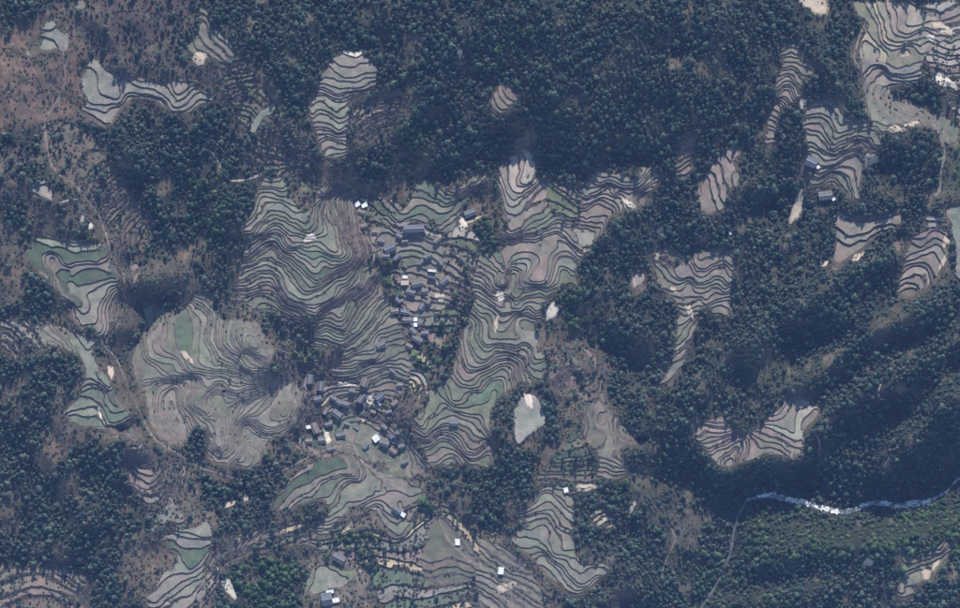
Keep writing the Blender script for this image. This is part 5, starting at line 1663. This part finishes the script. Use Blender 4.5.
def scatter(name, label, cat, xyz, sd, sh, ks, zrot):
    """one object: points that carry copies of the standing trees"""
    me = bpy.data.meshes.new(name)
    me.vertices.add(len(xyz)); me.vertices.foreach_set('co', np.asarray(xyz, np.float32).ravel())
    for nm, arr in (('wid', sd), ('hei', sh), ('rz', zrot)):
        at = me.attributes.new(nm, 'FLOAT', 'POINT'); at.data.foreach_set('value', np.asarray(arr, np.float32))
    at = me.attributes.new('pick', 'INT', 'POINT'); at.data.foreach_set('value', np.asarray(ks, np.int32))
    o = bpy.data.objects.new(name, me); col.objects.link(o)
    o['kind'] = 'stuff'; o['label'] = label; o['category'] = cat
    ng = bpy.data.node_groups.new(name + '_nodes', 'GeometryNodeTree')
    ng.interface.new_socket('Geometry', in_out='INPUT', socket_type='NodeSocketGeometry')
    ng.interface.new_socket('Geometry', in_out='OUTPUT', socket_type='NodeSocketGeometry')
    N_ = ng.nodes; K_ = ng.links
    gi = N_.new('NodeGroupInput'); go = N_.new('NodeGroupOutput')
    g2i = N_.new('GeometryNodeGeometryToInstance')
    for ki in reversed(KN):
        for vi in reversed(range(3)):
            j = N_.new('GeometryNodeJoinGeometry')
            for nm in ('crown', 'trunk'):
                inf = N_.new('GeometryNodeObjectInfo'); inf.transform_space = 'ORIGINAL'
                inf.inputs['Object'].default_value = src[(ki, vi, nm)]
                K_.new(inf.outputs['Geometry'], j.inputs[0])
            K_.new(j.outputs[0], g2i.inputs[0])
    ip = N_.new('GeometryNodeInstanceOnPoints')
    def named(nm, ty):
        a = N_.new('GeometryNodeInputNamedAttribute'); a.data_type = ty; a.inputs['Name'].default_value = nm
        return a.outputs['Attribute']
    cx = N_.new('ShaderNodeCombineXYZ')
    w = named('wid', 'FLOAT')
    K_.new(w, cx.inputs[0]); K_.new(w, cx.inputs[1]); K_.new(named('hei', 'FLOAT'), cx.inputs[2])
    rx = N_.new('ShaderNodeCombineXYZ'); K_.new(named('rz', 'FLOAT'), rx.inputs[2])
    K_.new(gi.outputs[0], ip.inputs['Points']); K_.new(g2i.outputs[0], ip.inputs['Instance'])
    ip.inputs['Pick Instance'].default_value = True
    K_.new(named('pick', 'INT'), ip.inputs['Instance Index'])
    K_.new(rx.outputs[0], ip.inputs['Rotation']); K_.new(cx.outputs[0], ip.inputs['Scale'])
    K_.new(ip.outputs[0], go.inputs[0])
    md = o.modifiers.new('copies', 'NODES'); md.node_group = ng
    return o
forest = scatter('forest', 'dense dark forest covering the ridges and gullies', 'forest', np.stack([tx, ty, tz], -1)[rest], diam[rest], hgt[rest],
                 kind_i[rest] * 3 + rng.integers(0, 3, len(rest)), rng.uniform(0, 6.28, len(rest)))
bn = len(ux)
scrub = scatter('undergrowth', 'low dry bushes scattered over the brown slopes', 'bushes', np.stack([ux, uy, uz], -1), rng.uniform(.9, 2.3, bn), rng.uniform(.8, 2.0, bn),
                np.where(rng.random(bn) < .45, 3, 9) + rng.integers(0, 3, bn), rng.uniform(0, 6.28, bn))
print('trees', len(rest), 'bushes', bn)

# ---------------------------------------------------------------- haze between the ground and the camera
HAZE = 2.0e-5
hx = 760
m = bpy.data.materials.new('haze_air'); m.use_nodes = True
hn = m.node_tree.nodes; hn.clear()
pv = hn.new('ShaderNodeVolumePrincipled')
pv.inputs['Color'].default_value = (.26, .44, 1.0, 1)
pv.inputs['Density'].default_value = HAZE
ho = hn.new('ShaderNodeOutputMaterial')
m.node_tree.links.new(pv.outputs[0], ho.inputs['Volume'])
hz = link_py('haze', *box_v(-hx, hx, -hx, hx, float(min(bz.min(), -10)) - 2, ZREF + D + 15), m)
hz['kind'] = 'stuff'; hz['label'] = 'thin blue haze over the valley'; hz['category'] = 'haze'
